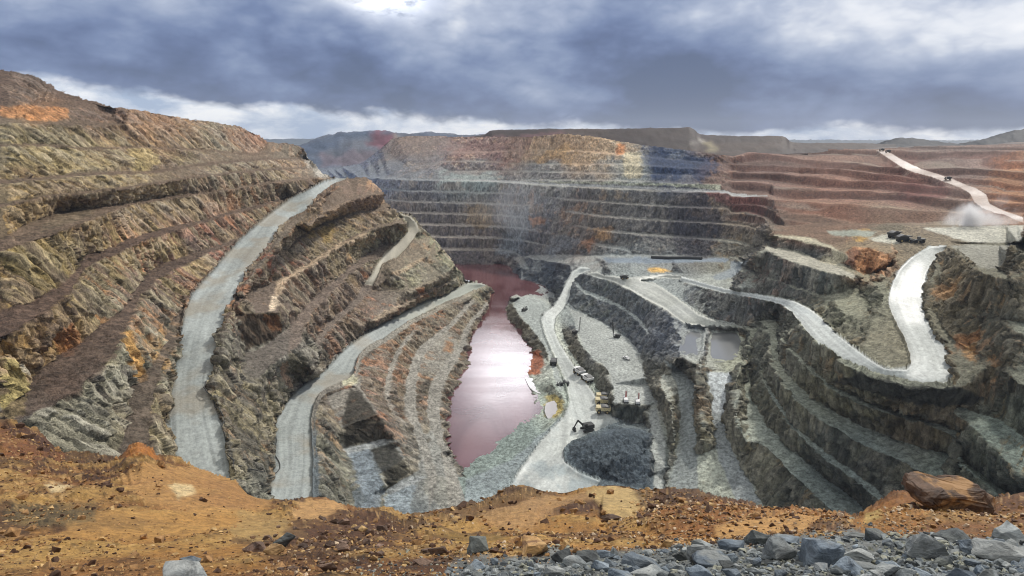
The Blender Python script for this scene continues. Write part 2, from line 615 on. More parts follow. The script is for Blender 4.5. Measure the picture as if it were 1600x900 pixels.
# ------------------------------------------------------------------ left wall and spur
LEFT = """
sky0 x=-340 0,108 50,118 90,140 130,155,-310 172,167,-290
sky1 x=-285 172,167 250,177 300,187 350,193 385,202 405,212,-280 418,222,-272 440,223,-262 465,226,-245
nose l=720 465,226 480,238 490,252 497,262,700 508,272,680 520,277,665 545,279,655
dump x=-292 0,161 50,165 100,167 150,169 172,168.5
orange x=-276 0,186 50,188 100,190 150,191 190,193
c1 x=-268 0,192 50,194 100,196 160,198 190,195 240,202 320,206 380,222 410,234
b1t x=-258 0,225 40,224 100,226 130,230 200,228 240,229 320,233 400,239
b1c x=-254 0,229 40,228 100,230 130,234 200,232 240,232 320,236 400,241 440,236
b2t x=-238 0,281 60,277 90,274 130,269 200,267 240,266 280,261 320,255 400,247 450,246 480,248
b2c x=-231 0,287 60,282 90,279 130,274 200,271 240,270 280,264 320,258 400,250 450,248.5 484,251
b2m x=-221 0,318 60,308 120,301 200,291 280,279 340,272 400,266 450,262 488,262
b2n x=-217 0,323 60,312 120,304 200,294 280,281.5 340,274 400,268 450,263.5 490,264
b3t z=135 0,374 20,362 40,350 100,329 140,325 200,317 250,308 320,300 400,287 440,282 490,276
b3c z=134 0,392 40,380 70,371 100,361 140,345 200,322 260,312 320,303.5 400,290.5 440,285.5 492,279
b4t z=119 0,487 50,470 85,452 120,422 135,398 170,387 210,371 260,356 320,342 370,327 415,317 445,308
b4c z=118 0,528 40,508 80,479 110,455 140,415 192,392 230,376 280,359 320,347 380,330 415,321 447,311
b5t z=103 0,640 40,603 65,575 90,557 120,538 150,513 185,488 205,460 230,424 270,406 320,390 345,381 368,373
b5c z=102 0,700 30,655 100,622 130,600 170,562 188,530 202,500 220,462 250,433 290,413 320,398 345,388 370,379
b6t z=87 160,800 180,720 192,690 200,640 207,598 235,573 247,556 256,528 268,500 278,486 286,478
b6c z=85.5 235,760 236,700 236,650 246,600 262,562 279,530 288,508 293,497
al z=118 520,279,131 505,284,130 478,299,124 450,312,118 410,343,109 370,379,101 335,420,95 300,460,90 285,510,84.5 275,560,79 268,620,74 270,700,68 285,760,64 300,840,60
ar z=118 545,280.5,131.5 520,289,129 500,304,123 490,318,119 478,330,114 455,341,110 440,355,107 432,368,104 420,385,102 405,403,98.5 388,425,95 375,446,92 365,470,90 352,487,87 345,520,83.5 333,580,77 330,605,74.5 333,630,72.5 350,680,68.5 358,730,65 370,790,61 380,840,58
am z=118 524,290.5,130.2 505,305.5,124.5 495,320,120.4 483,332,115.4 460,343,111.4 446,357,108.4 437,370,105.4 426,386,103.4 411,405,100 394,427,96.5 381,448,93.5 371,471,91.5 358,488,88.5 350,521,85 338,580,78.6 335,606,76 339,630,74 356,680,70 364,730,66.6 377,790,62.6
an z=118 530,291.5,129 512,306,123.5 503,319,119.4 492,333,114.5 470,345,110.4 455,360,107.5 445,373,104.4 434,388,102 418,407,99 401,429,95.5 388,449,92.5 376,470,90 362,492,87.5 355,521,84 343,580,77.8 341,606,75.2 346,630,73.2 363,680,69.2 372,730,65.8 386,790,61.6
s0 l=660 545,279,655 560,277.5 575,278,672 583,288 598,300,676 601,312,676 612,325,676 622,333,676 640,338,680 655,350,680 665,362,682 678,375,684 690,388,688 705,402,692 712,415,694 722,425,696 728,438,698 745,442,699 757,444,700 766,449,702
s1t z=121 604,300,120 580,303,120.5 555,308 530,318 505,333 480,350,118
s1c z=120 606,303,119 580,306 555,312 530,322 507,336 483,354,117
s2t z=105 612,324 580,327 545,334 500,350,101 470,368,99 440,395,95.5 420,420,93
s2c z=104 614,327 580,330 545,337 500,354,100 473,372,98 443,399,94.5 424,422,92
s3t z=90 640,340,94 620,346,93 590,353,92 570,361,91 540,376,88 510,392,86 480,413,84.5 455,426,84 432,437,83.5 400,452,84.5 372,468,87
s3c z=90 634,352,93 620,350,92.5 590,357,91 572,365,90 540,381,87.3 510,397,85.3 484,418,84 457,431,83 440,443,82.5 433,455,82 434,468,81.5 428,481,81.5 437,488,81
n1t z=84 366,493 385,492 400,490,84 415,488,83 437,488,81
n1b z=66 384,551,66.5 396,549 410,542 428,530 440,519,66 462,508,65
s4t z=66 598,378,72 590,389,69 570,397,67 535,427,65.5 500,456,64.5 478,476,64 462,495,64.5 455,505,65
s4c z=64.5 603,396,67 592,404,66 575,408,65 545,430,64.5 515,460,64 490,485,63 477,505,63 468,530,63 450,553,63
pad z=63.5 450,553 430,566 410,585,62.5 398,610,60.5 395,640,58 398,680,55 405,720,52 415,780,48.5 425,840,46
padl z=66 384,551,66.5 377,575,66 374,610,64 376,650,61 380,690,58 390,730,55 400,790,51
n2b z=35 490,588 470,606,34.5 455,622,35 440,644,36 432,660,36.5
n2t z=55 468,545,60 478,560,56 487,578,50
gl z=84 622,333,95.7 635,348,86 637,362,80 625,376,73 610,388,68.5 597,402,65 590,412,62 580,430,56 567,446,51.5
gr z=84 640,338,94.5 652,350,85.5 654,361,80 647,373,74 637,387,69 620,405,64 598,412,61.8 593,425,57.5 584,447,51
s4b z=59 598,413,61 615,426,60 640,413,60 662,404,61 690,391,66
s4d z=59 586,448,51 612,432,57 618,428,58.5 642,416,58.7 664,407,59
s5t z=49 567,446,51.5 545,476,48.5 520,496,48 503,514,48 490,535,49
s5c z=47.5 584,449,50 575,457,48 552,482,47.5 527,502,47 510,522,47 497,548,48
s5d z=48 586,450,49.5 602,449,48.5 640,452,47 660,443,47 690,430,49 712,417,52
s5e z=46.5 602,453,47 640,456,45.7 662,448,45.7 695,434,46
s6t z=38.5 700,440,37 650,462,38 628,476,38.5 605,484,38.5 585,497,38.5 560,510,38.5
s6c z=38 702,443,36 652,466,37 632,480,37.5 608,490,37.8 588,503,37.5
bl z=18 757,443,18 742,441.5,17.3 730,442,17.5 712,452,18.5 690,465,20 665,471,21 650,478,22 625,491,23.7 600,505,25 570,522,27 545,540,28.5 525,560,30 507,580,31 485,593,32 465,608,33 450,625,33.7 435,648,34.6 428,662,35 430,690,36.3 430,720,37.3 424,750,38.5 418,775,39.3 410,840,41.3
br z=18 762,444,17.7 757,449,18 740,454,19 725,462,20 700,471,21 680,482,22.7 660,493,24 640,502,25.5 600,530,28 570,546,30 557,565,31 553,585,31.7 535,598,32.5 510,608,33 497,620,33.5 487,642,34.5 486,670,35.5 489,720,37 488,775,39 488,840,41.2
brm z=18 763,448,17 757,452,17.6 742,457,18.4 727,466,19.5 703,475,21.4 684,486,23.4 664,496,24.6 643,506,26 604,533,28.5 575,549,30.6 562,567,31.7 558,586,32.3 541,601,33.1 514,612,33.6 502,623,34.2 493,643,35.2 493,670,36.3 496,720,37.8 496,775,39.7
brn z=18 765,450,15 757,456,15.5 745,461,16.4 730,470,18 707,479,19.5 688,490,21.3 668,500,22.5 647,510,24 609,537,27 580,553,29 567,569,30 563,588,31 548,603,31.8 530,612,31.8 512,618,32.2 507,630,32.5 500,650,33.6 500,680,34.8 503,720,36 505,775,37.8
n3t z=31 548,604 562,606,31 570,616,29.5 585,638,27 604,668,22 618,689,16.5
n3l z=25 520,640,30 530,670,24 537,700,15.3
n3b z=15 537,700,15 560,696.5 590,688 613,683,15
n3c z=14.5 545,708,14.5 575,700 598,694 618,689,14.3
rmp z=14 510,690,28 530,730,20 548,770,14 560,830,10
rm2 z=14 545,708,14.5 560,735,13.3 578,765,11.5 592,800,9.5 600,840,8
n4l z=12 575,700.5,14.4 588,732,13 600,760,10.5
n4b z=5 603,764,5 622,754 644,741,5
n4r z=12 618,689,14.3 634,714,11 646,740,5.5
n4c z=4.7 608,772,4.8 630,764 652,752 665,744,4.6
t0a z=21 642,520,23 624,540,22 611,566,21.3 603,590,21 600,612,21 615,650,17 640,690,10 655,735,5
t0b z=20.5 645,524,22 629,544,21.3 618,570,20.5 611,592,20.2 609,612,20
t1a z=14 735,468,15 716,490,14.5 700,508,14 675,527,13.5 655,543,13 643,565,13 634,600,13 633,640,12 642,670,9.5 655,700,6 668,745,4.3 670,800,4
t1b z=13 741,470,14 722,492,13.8 706,511,13.3 683,530,12.8 667,548,12.4 656,570,12.2 650,600,12 650,640,10.5 660,675,8 672,705,5.5 684,745,4
t2a z=6 758,470,7 752,482,6.8 735,498,6.6 724,515,6.4 718,540,6.2 700,562,6 684,583,6 672,605,6 668,640,6 674,670,5 688,700,3.8 697,750,3.4 700,800,3
t2b z=5.5 764,472,5.4 756,486,5.6 742,500,5.6 733,517,5.6 727,542,5.4 712,566,5.2 699,588,5.2 690,610,5.2 688,640,4.8 690,668,4 698,695,3.2 708,725,2.8 718,752,2.6 722,800,2.4
sh z=-0.6 767,449,-0.6 769,455 766,468 758,488 747,507 737,524 734,545 731,568 722,590 711,606 704,622 702,640 700,665 700,690 702,710 709,722 717,730 724,742,0.5 728,760,1.5 730,800,2
un z=-8 776,449,-8 779,458 777,470 768,492 757,510 748,528 745,548 742,572 733,596 722,612 715,626 713,642 711,665 711,688 713,704 720,712 728,722 738,735,-3 742,760,0 744,800,0.5
hid l=150 -130,900,60 0,900,60 300,900,110 500,900,150 744,900,200
"""
LL = extend(parse(LEFT))
STEP = 1.25
U, V, Q = raster(LL, -120, 780, 100, 850, STEP,
                 extra=[(-130, 40, 1 / 420), (780, 40, 1 / 900), (780, 440, 1 / 705), (780, 860, 1 / 310), (-130, 660, 1 / 150)])
LEFT_MASK = [(-130, 96), (-60, 104), (0, 108), (25, 110.5), (50, 118), (70, 130), (90, 140), (130, 155), (150, 158), (172, 167), (210, 171),
             (250, 177), (300, 187), (350, 193), (372, 197), (385, 202), (397, 207), (405, 212), (418, 222), (440, 223), (455, 224), (465, 226), (473, 230), (480, 238),
             (490, 252), (497, 262), (503, 269), (508, 272), (520, 277), (545, 278.5), (560, 277), (575, 277.5), (583, 288), (590, 293), (598, 300),
             (601, 312), (612, 325), (622, 332), (640, 336), (655, 349), (665, 361), (678, 374), (690, 387), (705, 401), (712, 414),
             (722, 424), (728, 438), (745, 441), (757, 443), (766, 448), (775, 449), (778, 458), (776, 470), (767, 492), (756, 510),
             (747, 528), (744, 548), (741, 572), (732, 596), (721, 612), (714, 626), (712, 642), (710, 665), (710, 688), (712, 704),
             (719, 712), (727, 722), (737, 735), (741, 760), (744, 852), (-130, 852)]

ROADS_L = {
    'A': [(524, 277), (546, 279), (520, 289), (500, 304), (490, 318), (478, 330), (455, 341), (440, 355), (432, 368), (420, 385), (405, 403), (388, 425),
          (375, 446), (365, 470), (352, 487), (345, 520), (337, 560), (331, 590), (330, 610), (333, 630), (342, 657), (351, 680), (356, 705), (358, 730), (364, 760), (372, 790), (385, 852),
          (303, 852), (285, 760), (275, 725), (270, 700), (267, 660), (268, 620), (271, 590), (275, 560), (280, 535), (285, 510), (290, 485), (300, 460), (316, 440), (335, 420), (352, 399), (370, 379), (391, 360), (410, 343),
          (430, 327), (450, 312), (464, 305), (478, 299), (505, 284), (520, 280)],
    'B': [(757, 443), (742, 441.5), (730, 442), (712, 452), (690, 465), (665, 471), (650, 478), (625, 491), (600, 505), (570, 522), (545, 540), (525, 560),
          (507, 580), (485, 593), (465, 608), (450, 625), (435, 648), (428, 662), (430, 690), (430, 720), (424, 750), (418, 775), (410, 852), (488, 852),
          (488, 775), (489, 720), (487, 695), (486, 670), (486, 655), (489, 638), (497, 620), (510, 609), (535, 598), (547, 592), (553, 585), (557, 565), (562, 555), (570, 546), (585, 537), (600, 530), (620, 515), (640, 502), (660, 493), (680, 482), (700, 471),
          (725, 462), (740, 454), (757, 449), (762, 445)],
    'G': [(622, 333), (635, 348), (637, 362), (625, 376), (610, 388), (597, 402), (590, 412), (580, 430), (567, 446), (584, 448), (593, 425), (598, 412),
          (620, 405), (637, 387), (647, 373), (654, 361), (652, 350), (640, 338)],
}


def lin(*c):
    """0..255 display colour -> linear"""
    return np.array([(x / 255 / 12.92) if x / 255 <= 0.04045 else ((x / 255 + 0.055) / 1.055) ** 2.4 for x in c])


def paint(U, V, P, steep, anchors, patches, shear=0.4, seed=0.0):
    """natural rock colours by place: each anchor is (u, v, radius, face a, face b, accent, flat ground)"""
    A = np.array([[a[0], a[1], a[2]] for a in anchors], float)
    K = np.array([np.concatenate([lin(*a[3]), lin(*a[4]), lin(*a[5]), lin(*a[6])]) for a in anchors])
    x, y, z = P[..., 0], P[..., 1], P[..., 2]
    wu = (fbm(x * 0.02 + 9, y * 0.02, z * 0.03, 3) - 0.5)
    wv = (fbm(x * 0.02 + 40, y * 0.02, z * 0.03 + 5, 3) - 0.5)
    acc = np.zeros(U.shape + (12,)); tot = np.zeros(U.shape)
    Uw, Vw = U + wu * 70, V + wv * 50
    for a, k in zip(A, K):
        w = np.exp(-((Uw - a[0]) ** 2 + ((Vw - a[1]) * 1.3) ** 2) / (a[2] ** 2)) + 1e-9
        acc += w[..., None] * k
        tot += w
    acc /= tot[..., None]
    # strata run down the faces, leaning
    def hi(n, g):
        return np.clip(0.5 + (n - 0.5) * g, 0, 1)
    s = (x * 0.75 + y * 0.66)
    t = (y * 0.75 - x * 0.66)
    n1 = fbm(s * 0.035 + z * 0.03 * shear + seed, t * 0.035, z * 0.02, 4, 0.6)
    n2 = hi(fbm((s + z * shear) * 0.13, t * 0.13, z * 0.03 + seed, 6, 0.80), 3.0)
    n8 = hi(fbm((s + z * shear) * 0.42 + 30, t * 0.42, z * 0.15, 4, 0.66), 3.6)
    n3 = fbm(x * 0.012 + seed, y * 0.012 + 3, z * 0.04, 4, 0.6)
    m1 = smooth01(n1 * 0.55 + n2 * 0.45, 0.38, 0.62)[..., None]
    m2 = smooth01(n3 * 0.5 + n1 * 0.2 + n2 * 0.3, 0.55, 0.68)[..., None] * 0.55
    face = acc[..., 0:3] * (1 - m1) + acc[..., 3:6] * m1
    face = face * (1 - m2) + acc[..., 6:9] * m2
    c1 = blocks((s + z * shear) * 0.11, t * 0.11, z * 0.045)
    c2 = blocks((s + z * shear) * 0.30 + 7, t * 0.30, z * 0.11)
    face *= (0.18 + 0.50 * n2 + 0.86 * n8 + 0.34 * c1 + 0.40 * c2)[..., None]
    # grey to tan, block by block
    gm_ = (smooth01(c2 * 0.6 + c1 * 0.4, 0.35, 0.75) * 0.35)[..., None]
    face = face * (1 - gm_) + face.mean(-1, keepdims=True) * np.array([1.05, 1.0, 0.9]) * gm_
    n4 = hi(fbm(x * 0.06, y * 0.06 + seed, z * 0.06, 5, 0.7), 2.2)
    n5 = hi(fbm(x * 0.45, y * 0.45 + seed, z * 0.45, 4, 0.85), 3.0)
    flat = acc[..., 9:12] * (0.66 + 0.34 * n4 + 0.42 * n5)[..., None]
    k = smooth01(steep + (n2 - 0.5) * 0.10, 0.05, 0.16)[..., None]
    C = flat * (1 - k) + face * k
    for poly, col, soft, amt in patches:
        # rough-edged stains, differently coloured rock bodies, and shade painted on the notch faces
        mu = np.array(poly, float)
        mm = inpoly(U + (n2 - 0.5) * soft * 2.2 + (n5 - 0.5) * soft * 2, V + (n1 - 0.5) * soft * 6 + (n4 - 0.5) * soft * 2, mu).astype(float)
        mm = blur(mm, 1)[..., None] * amt
        C = C * (1 - mm) + lin(*col) * (0.45 + 0.55 * n2 + 0.6 * n8)[..., None] * mm
    return C


def relief(P, steep, flatmask, amp=1.0, shear=0.4, rib=1.0):
    """carve joints, ribs and rubble into the rough model; flatmask (roads, floors) stays smooth"""
    x, y, z = P[..., 0], P[..., 1], P[..., 2]
    n = normals(blur3(P, 3))
    hn = n.copy(); hn[..., 2] *= 0.25
    hn /= np.maximum(np.linalg.norm(hn, axis=-1, keepdims=True), 1e-6)
    s = x * 0.75 + y * 0.66
    t = y * 0.75 - x * 0.66
    d = np.sqrt(x * x + y * y)
    st = blur(steep, 2)
    r1 = ridged((s + z * shear) * 0.05, t * 0.05, z * 0.018, 3)
    r2 = fbm((s + z * shear) * 0.16, t * 0.16, z * 0.06, 4, 0.62)
    r3 = ridged((s + z * shear) * 0.30, t * 0.30, z * 0.05, 3)
    far = np.clip(d / 350, 0.8, 2.2)
    b1 = blocks((s + z * shear) * 0.11, t * 0.11, z * 0.045)
    b2 = blocks((s + z * shear) * 0.30 + 7, t * 0.30, z * 0.11)
    dh = (r1 - 0.62) * 2.2 * far + ((r2 - 0.5) * 5.0 + (b1 - 0.5) * 2.6 + (b2 - 0.5) * 2.2 + (r3 - 0.6) * 1.2) * rib
    rub = (fbm(x * 0.22, y * 0.22, z * 0.22, 4, 0.62) - 0.5) * 1.15 + (blocks(x * 0.45, y * 0.45, z * 0.45) - 0.5) * 0.22
    lump = (fbm(x * 0.07, y * 0.07, z * 0.07, 3) - 0.5)
    k = smooth01(st, 0.05, 0.22) * (1 - flatmask) * amp
    D = hn * (dh * k)[..., None]
    vert = (rub * 3.0 + lump * 1.5) * (1 - flatmask) * (0.6 + 0.1 * k) + (rub * 0.25 + lump * 0.3) * flatmask
    D[..., 2] += vert * amp
    return P + D


def safety_berm(road, P):
    """windrow of broken rock pushed up along both road edges"""
    b = blur(road.astype(float), 4)
    ring = smooth01(b, 0.04, 0.22) * (1 - smooth01(b, 0.34, 0.56))
    x, y, z = P[..., 0], P[..., 1], P[..., 2]
    return ring * (0.4 + 2.2 * fbm(x * 0.35, y * 0.35, z * 0.35, 3, 0.5))


def blur3(P, n):
    return np.stack([blur(P[..., i], n) for i in range(3)], -1)


def faces_of(mask):
    return mask[:-1, :-1] & mask[1:, :-1] & mask[:-1, 1:] & mask[1:, 1:]


def skirt(name, pts, material, col, back=1.35, down=14.0):
    """the ground just behind a skyline: a short slope away from the viewer"""
    bm = bmesh.new()
    rows = []
    for u, v, lam in pts:
        a = at(u, v + 1.5, lam=lam)
        b = at(u, v + down * 0.35, lam=lam * (1 + (back - 1) * 0.3))
        c = at(u, v + down, lam=lam * back)
        rows.append([bm.verts.new(p) for p in (a, b, c)])
    for r, s in zip(rows, rows[1:]):
        for k in (0, 1):
            bm.faces.new((r[k], s[k], s[k + 1], r[k + 1]))
    me = bpy.data.meshes.new(name)
    bm.to_mesh(me); bm.free()
    ca = me.color_attributes.new("Col", 'FLOAT_COLOR', 'POINT')
    ca.data.foreach_set("color", np.tile([*col, 0.0], len(me.vertices)).astype(np.float32))
    me.materials.append(material)
    o = bpy.data.objects.new(name, me)
    COL.objects.link(o)
    tag(o, kind='structure')
    return o


# colours (display values of the daylight-lit rock, brought down to albedo by GAIN)
GAIN = 0.92
LEFT_ANCH = [
    # u, v, r, face a, face b, accent, flat
    (20, 130, 60, (106, 90, 78), (92, 78, 70), (120, 98, 76), (108, 90, 78)),
    (130, 160, 60, (110, 88, 74), (98, 80, 70), (140, 100, 74), (112, 92, 78)),
    (60, 178, 22, (186, 136, 92), (170, 118, 74), (200, 152, 108), (170, 124, 84)),
    (250, 190, 50, (142, 108, 82), (128, 100, 80), (168, 120, 84), (140, 112, 86)),
    (400, 215, 40, (150, 96, 70), (130, 96, 76), (160, 104, 74), (140, 108, 84)),
    (60, 250, 80, (140, 130, 96), (98, 86, 66), (172, 156, 112), (138, 126, 104)),
    (230, 250, 70, (158, 144, 104), (108, 92, 72), (180, 160, 112), (146, 130, 104)),
    (360, 240, 60, (138, 132, 112), (104, 92, 78), (156, 130, 96), (138, 124, 104)),
    (470, 250, 40, (146, 122, 94), (104, 86, 74), (150, 142, 122), (146, 136, 118)),
    (60, 320, 80, (150, 122, 80), (100, 76, 54), (168, 146, 96), (134, 118, 90)),
    (240, 300, 80, (138, 118, 88), (96, 78, 64), (152, 148, 124), (124, 108, 92)),
    (400, 300, 70, (144, 128, 100), (104, 88, 72), (168, 128, 92), (140, 124, 106)),
    (60, 430, 90, (142, 126, 82), (92, 78, 58), (174, 146, 90), (112, 92, 76)),
    (220, 400, 70, (156, 136, 96), (104, 80, 70), (186, 138, 92), (118, 100, 88)),
    (330, 370, 50, (140, 122, 98), (102, 82, 74), (176, 104, 70), (124, 110, 96)),
    (60, 520, 70, (150, 120, 76), (98, 78, 58), (196, 150, 86), (110, 92, 78)),
    (190, 480, 60, (130, 122, 98), (88, 80, 68), (170, 124, 82), (112, 98, 86)),
    (240, 560, 50, (146, 142, 116), (96, 90, 78), (200, 158, 98), (116, 106, 92)),
    (130, 660, 80, (134, 130, 112), (88, 82, 74), (162, 148, 112), (110, 104, 96)),
    (255, 660, 50, (160, 146, 110), (112, 98, 76), (180, 160, 116), (130, 118, 100)),
    (560, 300, 60, (142, 110, 86), (98, 76, 66), (168, 132, 92), (134, 116, 98)),
    (540, 360, 60, (142, 128, 96), (96, 84, 70), (182, 152, 98), (130, 114, 96)),
    (450, 400, 50, (128, 114, 92), (92, 76, 64), (160, 84, 58), (124, 114, 100)),
    (480, 460, 50, (134, 122, 100), (96, 82, 70), (156, 128, 92), (138, 122, 108)),
    (640, 390, 60, (144, 140, 112), (98, 92, 78), (164, 126, 92), (152, 138, 118)),
    (720, 430, 50, (134, 134, 110), (98, 98, 84), (160, 150, 122), (160, 152, 130)),
    (560, 470, 50, (140, 118, 94), (96, 82, 70), (172, 112, 76), (134, 120, 108)),
    (380, 640, 60, (138, 128, 100), (88, 84, 74), (164, 132, 96), (120, 116, 106)),
    (440, 560, 50, (126, 122, 108), (86, 80, 72), (160, 120, 88), (128, 120, 110)),
    (580, 600, 60, (128, 112, 92), (78, 72, 66), (164, 114, 82), (160, 154, 142)),
    (660, 560, 80, (122, 112, 94), (78, 74, 66), (160, 124, 90), (168, 164, 152)),
    (700, 480, 60, (130, 118, 98), (86, 78, 68), (160, 114, 80), (170, 162, 146)),
    (540, 750, 70, (122, 120, 104), (84, 84, 76), (156, 130, 96), (118, 126, 128)),
    (670, 700, 60, (128, 120, 104), (80, 78, 72), (156, 122, 90), (160, 160, 152)),
]
LEFT_PATCH = [
    ([(190, 520), (203, 512), (214, 540), (226, 575), (232, 592), (214, 598), (200, 585), (192, 550)], (206, 160, 96), 2, 0.9),
    ([(0, 555), (25, 560), (40, 590), (42, 640), (20, 660), (0, 650)], (196, 178, 118), 5, 0.85),
    ([(18, 560), (40, 568), (48, 582), (28, 578)], (226, 216, 190), 3, 0.8),
    ([(86, 520), (110, 510), (122, 530), (118, 552), (95, 558), (86, 540)], (166, 108, 62), 5, 0.7),
    ([(202, 232), (238, 232), (254, 262), (210, 266)], (190, 170, 118), 4, 0.6),
    ([(478, 235), (490, 248), (512, 270), (518, 277), (500, 274), (480, 262), (470, 246)], (206, 200, 186), 3, 0.75),
    ([(0, 166), (60, 168), (105, 170), (108, 188), (60, 188), (0, 184)], (206, 148, 98), 2, 0.7),
    ([(368, 492), (436, 489), (441, 515), (425, 530), (385, 548)], (76, 60, 44), 2, 0.8),  # upper notch face turned from the sun: its shade painted dark
    ([(410, 492), (436, 489), (440, 508), (420, 518)], (140, 92, 54), 4, 0.6),
    ([(448, 548), (470, 556), (484, 582), (460, 600), (448, 575)], (84, 78, 60), 4, 0.7),
    ([(438, 568), (447, 566), (454, 606), (444, 606)], (196, 164, 136), 2, 0.8),
    ([(424, 464), (434, 462), (433, 480), (420, 486)], (226, 206, 178), 2, 0.9),
    ([(572, 362), (540, 375), (508, 393), (480, 413), (453, 427), (433, 438), (428, 462), (436, 462), (444, 444), (462, 432), (485, 419), (512, 398), (542, 382), (575, 366)], (208, 184, 154), 2, 0.8),
    ([(583, 499), (604, 484), (626, 475), (629, 480), (608, 491), (588, 504)], (214, 194, 166), 2, 0.85),
    ([(614, 425), (640, 413), (660, 405), (663, 409), (642, 418), (618, 430)], (200, 176, 146), 2, 0.7),
    ([(636, 455), (648, 449), (649, 454), (640, 459)], (226, 214, 190), 1, 0.9),
    ([(650, 450), (660, 448), (668, 462), (655, 465)], (184, 116, 70), 2, 0.8),
    ([(500, 352), (520, 348), (528, 360), (510, 378), (500, 372)], (190, 162, 100), 5, 0.6),
    ([(475, 355), (492, 350), (494, 365), (480, 372)], (186, 160, 98), 4, 0.6),
    ([(534, 592), (552, 585), (560, 600), (552, 604), (536, 604)], (214, 212, 178), 2, 0.6),
    ([(548, 606), (566, 614), (590, 650), (612, 682), (560, 695), (540, 700), (534, 650)], (58, 54, 46), 2, 0.85),  # shaded face of the big lower notch, darkness put into the colour
    ([(578, 702), (618, 691), (640, 735), (606, 760), (594, 735)], (60, 57, 48), 2, 0.85),  # painted shade on the next notch face down
    ([(537, 701), (560, 697), (590, 689), (613, 684), (619, 689), (598, 695), (575, 702), (545, 710)], (176, 180, 178), 1, 0.85),
    ([(603, 765), (622, 755), (644, 742), (665, 744), (640, 758), (608, 772)], (176, 180, 178), 1, 0.85),
    ([(545, 708), (575, 702), (600, 760), (592, 800), (560, 830), (570, 780), (558, 740)], (136, 146, 152), 3, 0.8),
    ([(604, 768), (650, 752), (640, 800), (612, 840), (600, 800)], (146, 156, 160), 3, 0.8),
    ([(660, 745), (690, 740), (716, 755), (714, 785), (690, 792), (665, 770)], (150, 148, 136), 3, 0.6),
    ([(694, 532), (706, 535), (706, 548), (695, 550)], (160, 104, 44), 3, 0.6),
    ([(80, 575), (118, 570), (130, 600), (95, 625), (62, 600)], (74, 58, 50), 5, 0.7),
    ([(60, 350), (100, 331), (145, 326), (150, 335), (100, 350), (62, 362)], (150, 142, 106), 3, 0.6),
]


def level_roads(Q, masks):
    """iron out the survey steps inside each road"""
    for k, m in masks.items():
        if k in ('F', 'W'):
            continue
        w = m.astype(float)
        a = blur(Q * w, 70) / np.maximum(blur(w, 70), 1e-6)
        a = blur(a * w, 40) / np.maximum(blur(w, 40), 1e-6)
        f = blur(w, 2) * w
        Q = Q * (1 - f) + a * f
    return Q


def track(U, V, mask, left, right):
    """0 at the left road edge, 1 at the right one; and the way along the road"""
    T = np.zeros(U.shape); S = np.zeros(U.shape)
    j, i = np.nonzero(mask)
    L = spline(left, 6)[:, :2]; R = spline(right, 6)[:, :2]
    p = np.stack([U[j, i], V[j, i]], -1)
    for a in range(0, len(p), 20000):
        q = p[a:a + 20000]
        dl = np.sqrt(((q[:, None] - L[None]) ** 2).sum(-1)); dr = np.sqrt(((q[:, None] - R[None]) ** 2).sum(-1))
        b, c = dl.min(1), dr.min(1)
        T[j[a:a + 20000], i[a:a + 20000]] = b / np.maximum(b + c, 1e-6)
        S[j[a:a + 20000], i[a:a + 20000]] = dl.argmin(1)
    return T, blur(S, 3)


def wheel_tracks(U, V, P, mask, left, right, seed):
    T, S = track(U, V, mask, left, right)
    x, y, z = P[..., 0], P[..., 1], P[..., 2]
    w = (fbm(x * 0.02 + seed, y * 0.02, z * 0, 2) - 0.5) * 0.3
    a = fbm((T + w) * 13 + seed, S * 0.05, T * 0 + seed, 3, 0.6)
    b = fbm((T + w) * 34 + seed, S * 0.09 + 5, T * 0 + seed, 2, 0.6)
    e = smooth01(np.minimum(T, 1 - T), 0.0, 0.14)
    return (a - 0.5) * 1.3 + (b - 0.5) * 0.8, e


# rubble and trodden dust lying on the ledges
LEDGES = []
for a_, b_, c_ in (('b1t', 'b1c', (112, 94, 78)), ('b2t', 'b2c', (108, 90, 76)), ('b2m', 'b2n', (108, 90, 76)), ('b3t', 'b3c', (116, 98, 82)), ('b4t', 'b4c', (98, 80, 68)),
                   ('b5t', 'b5c', (100, 84, 72)), ('b6t', 'b6c', (104, 92, 80)), ('s1t', 's1c', (136, 118, 100)), ('s2t', 's2c', (136, 120, 102)), ('s4t', 's4c', (132, 118, 106)),
                   ('s5t', 's5c', (132, 120, 108)), ('s5d', 's5e', (150, 138, 118)), ('s6t', 's6c', (150, 134, 114)),
                   ('t0a', 't0b', (160, 154, 142)), ('t1a', 't1b', (158, 154, 144)), ('t2a', 't2b', (156, 152, 142))):
    A_ = spline(LL[a_], 8)[:, :2]; B_ = spline(LL[b_], 8)[:, :2]
    LEDGES.append(([tuple(q_) for q_ in A_] + [(q_[0], q_[1] + 1.0) for q_ in B_[::-1]], c_, 0.8, 0.75))


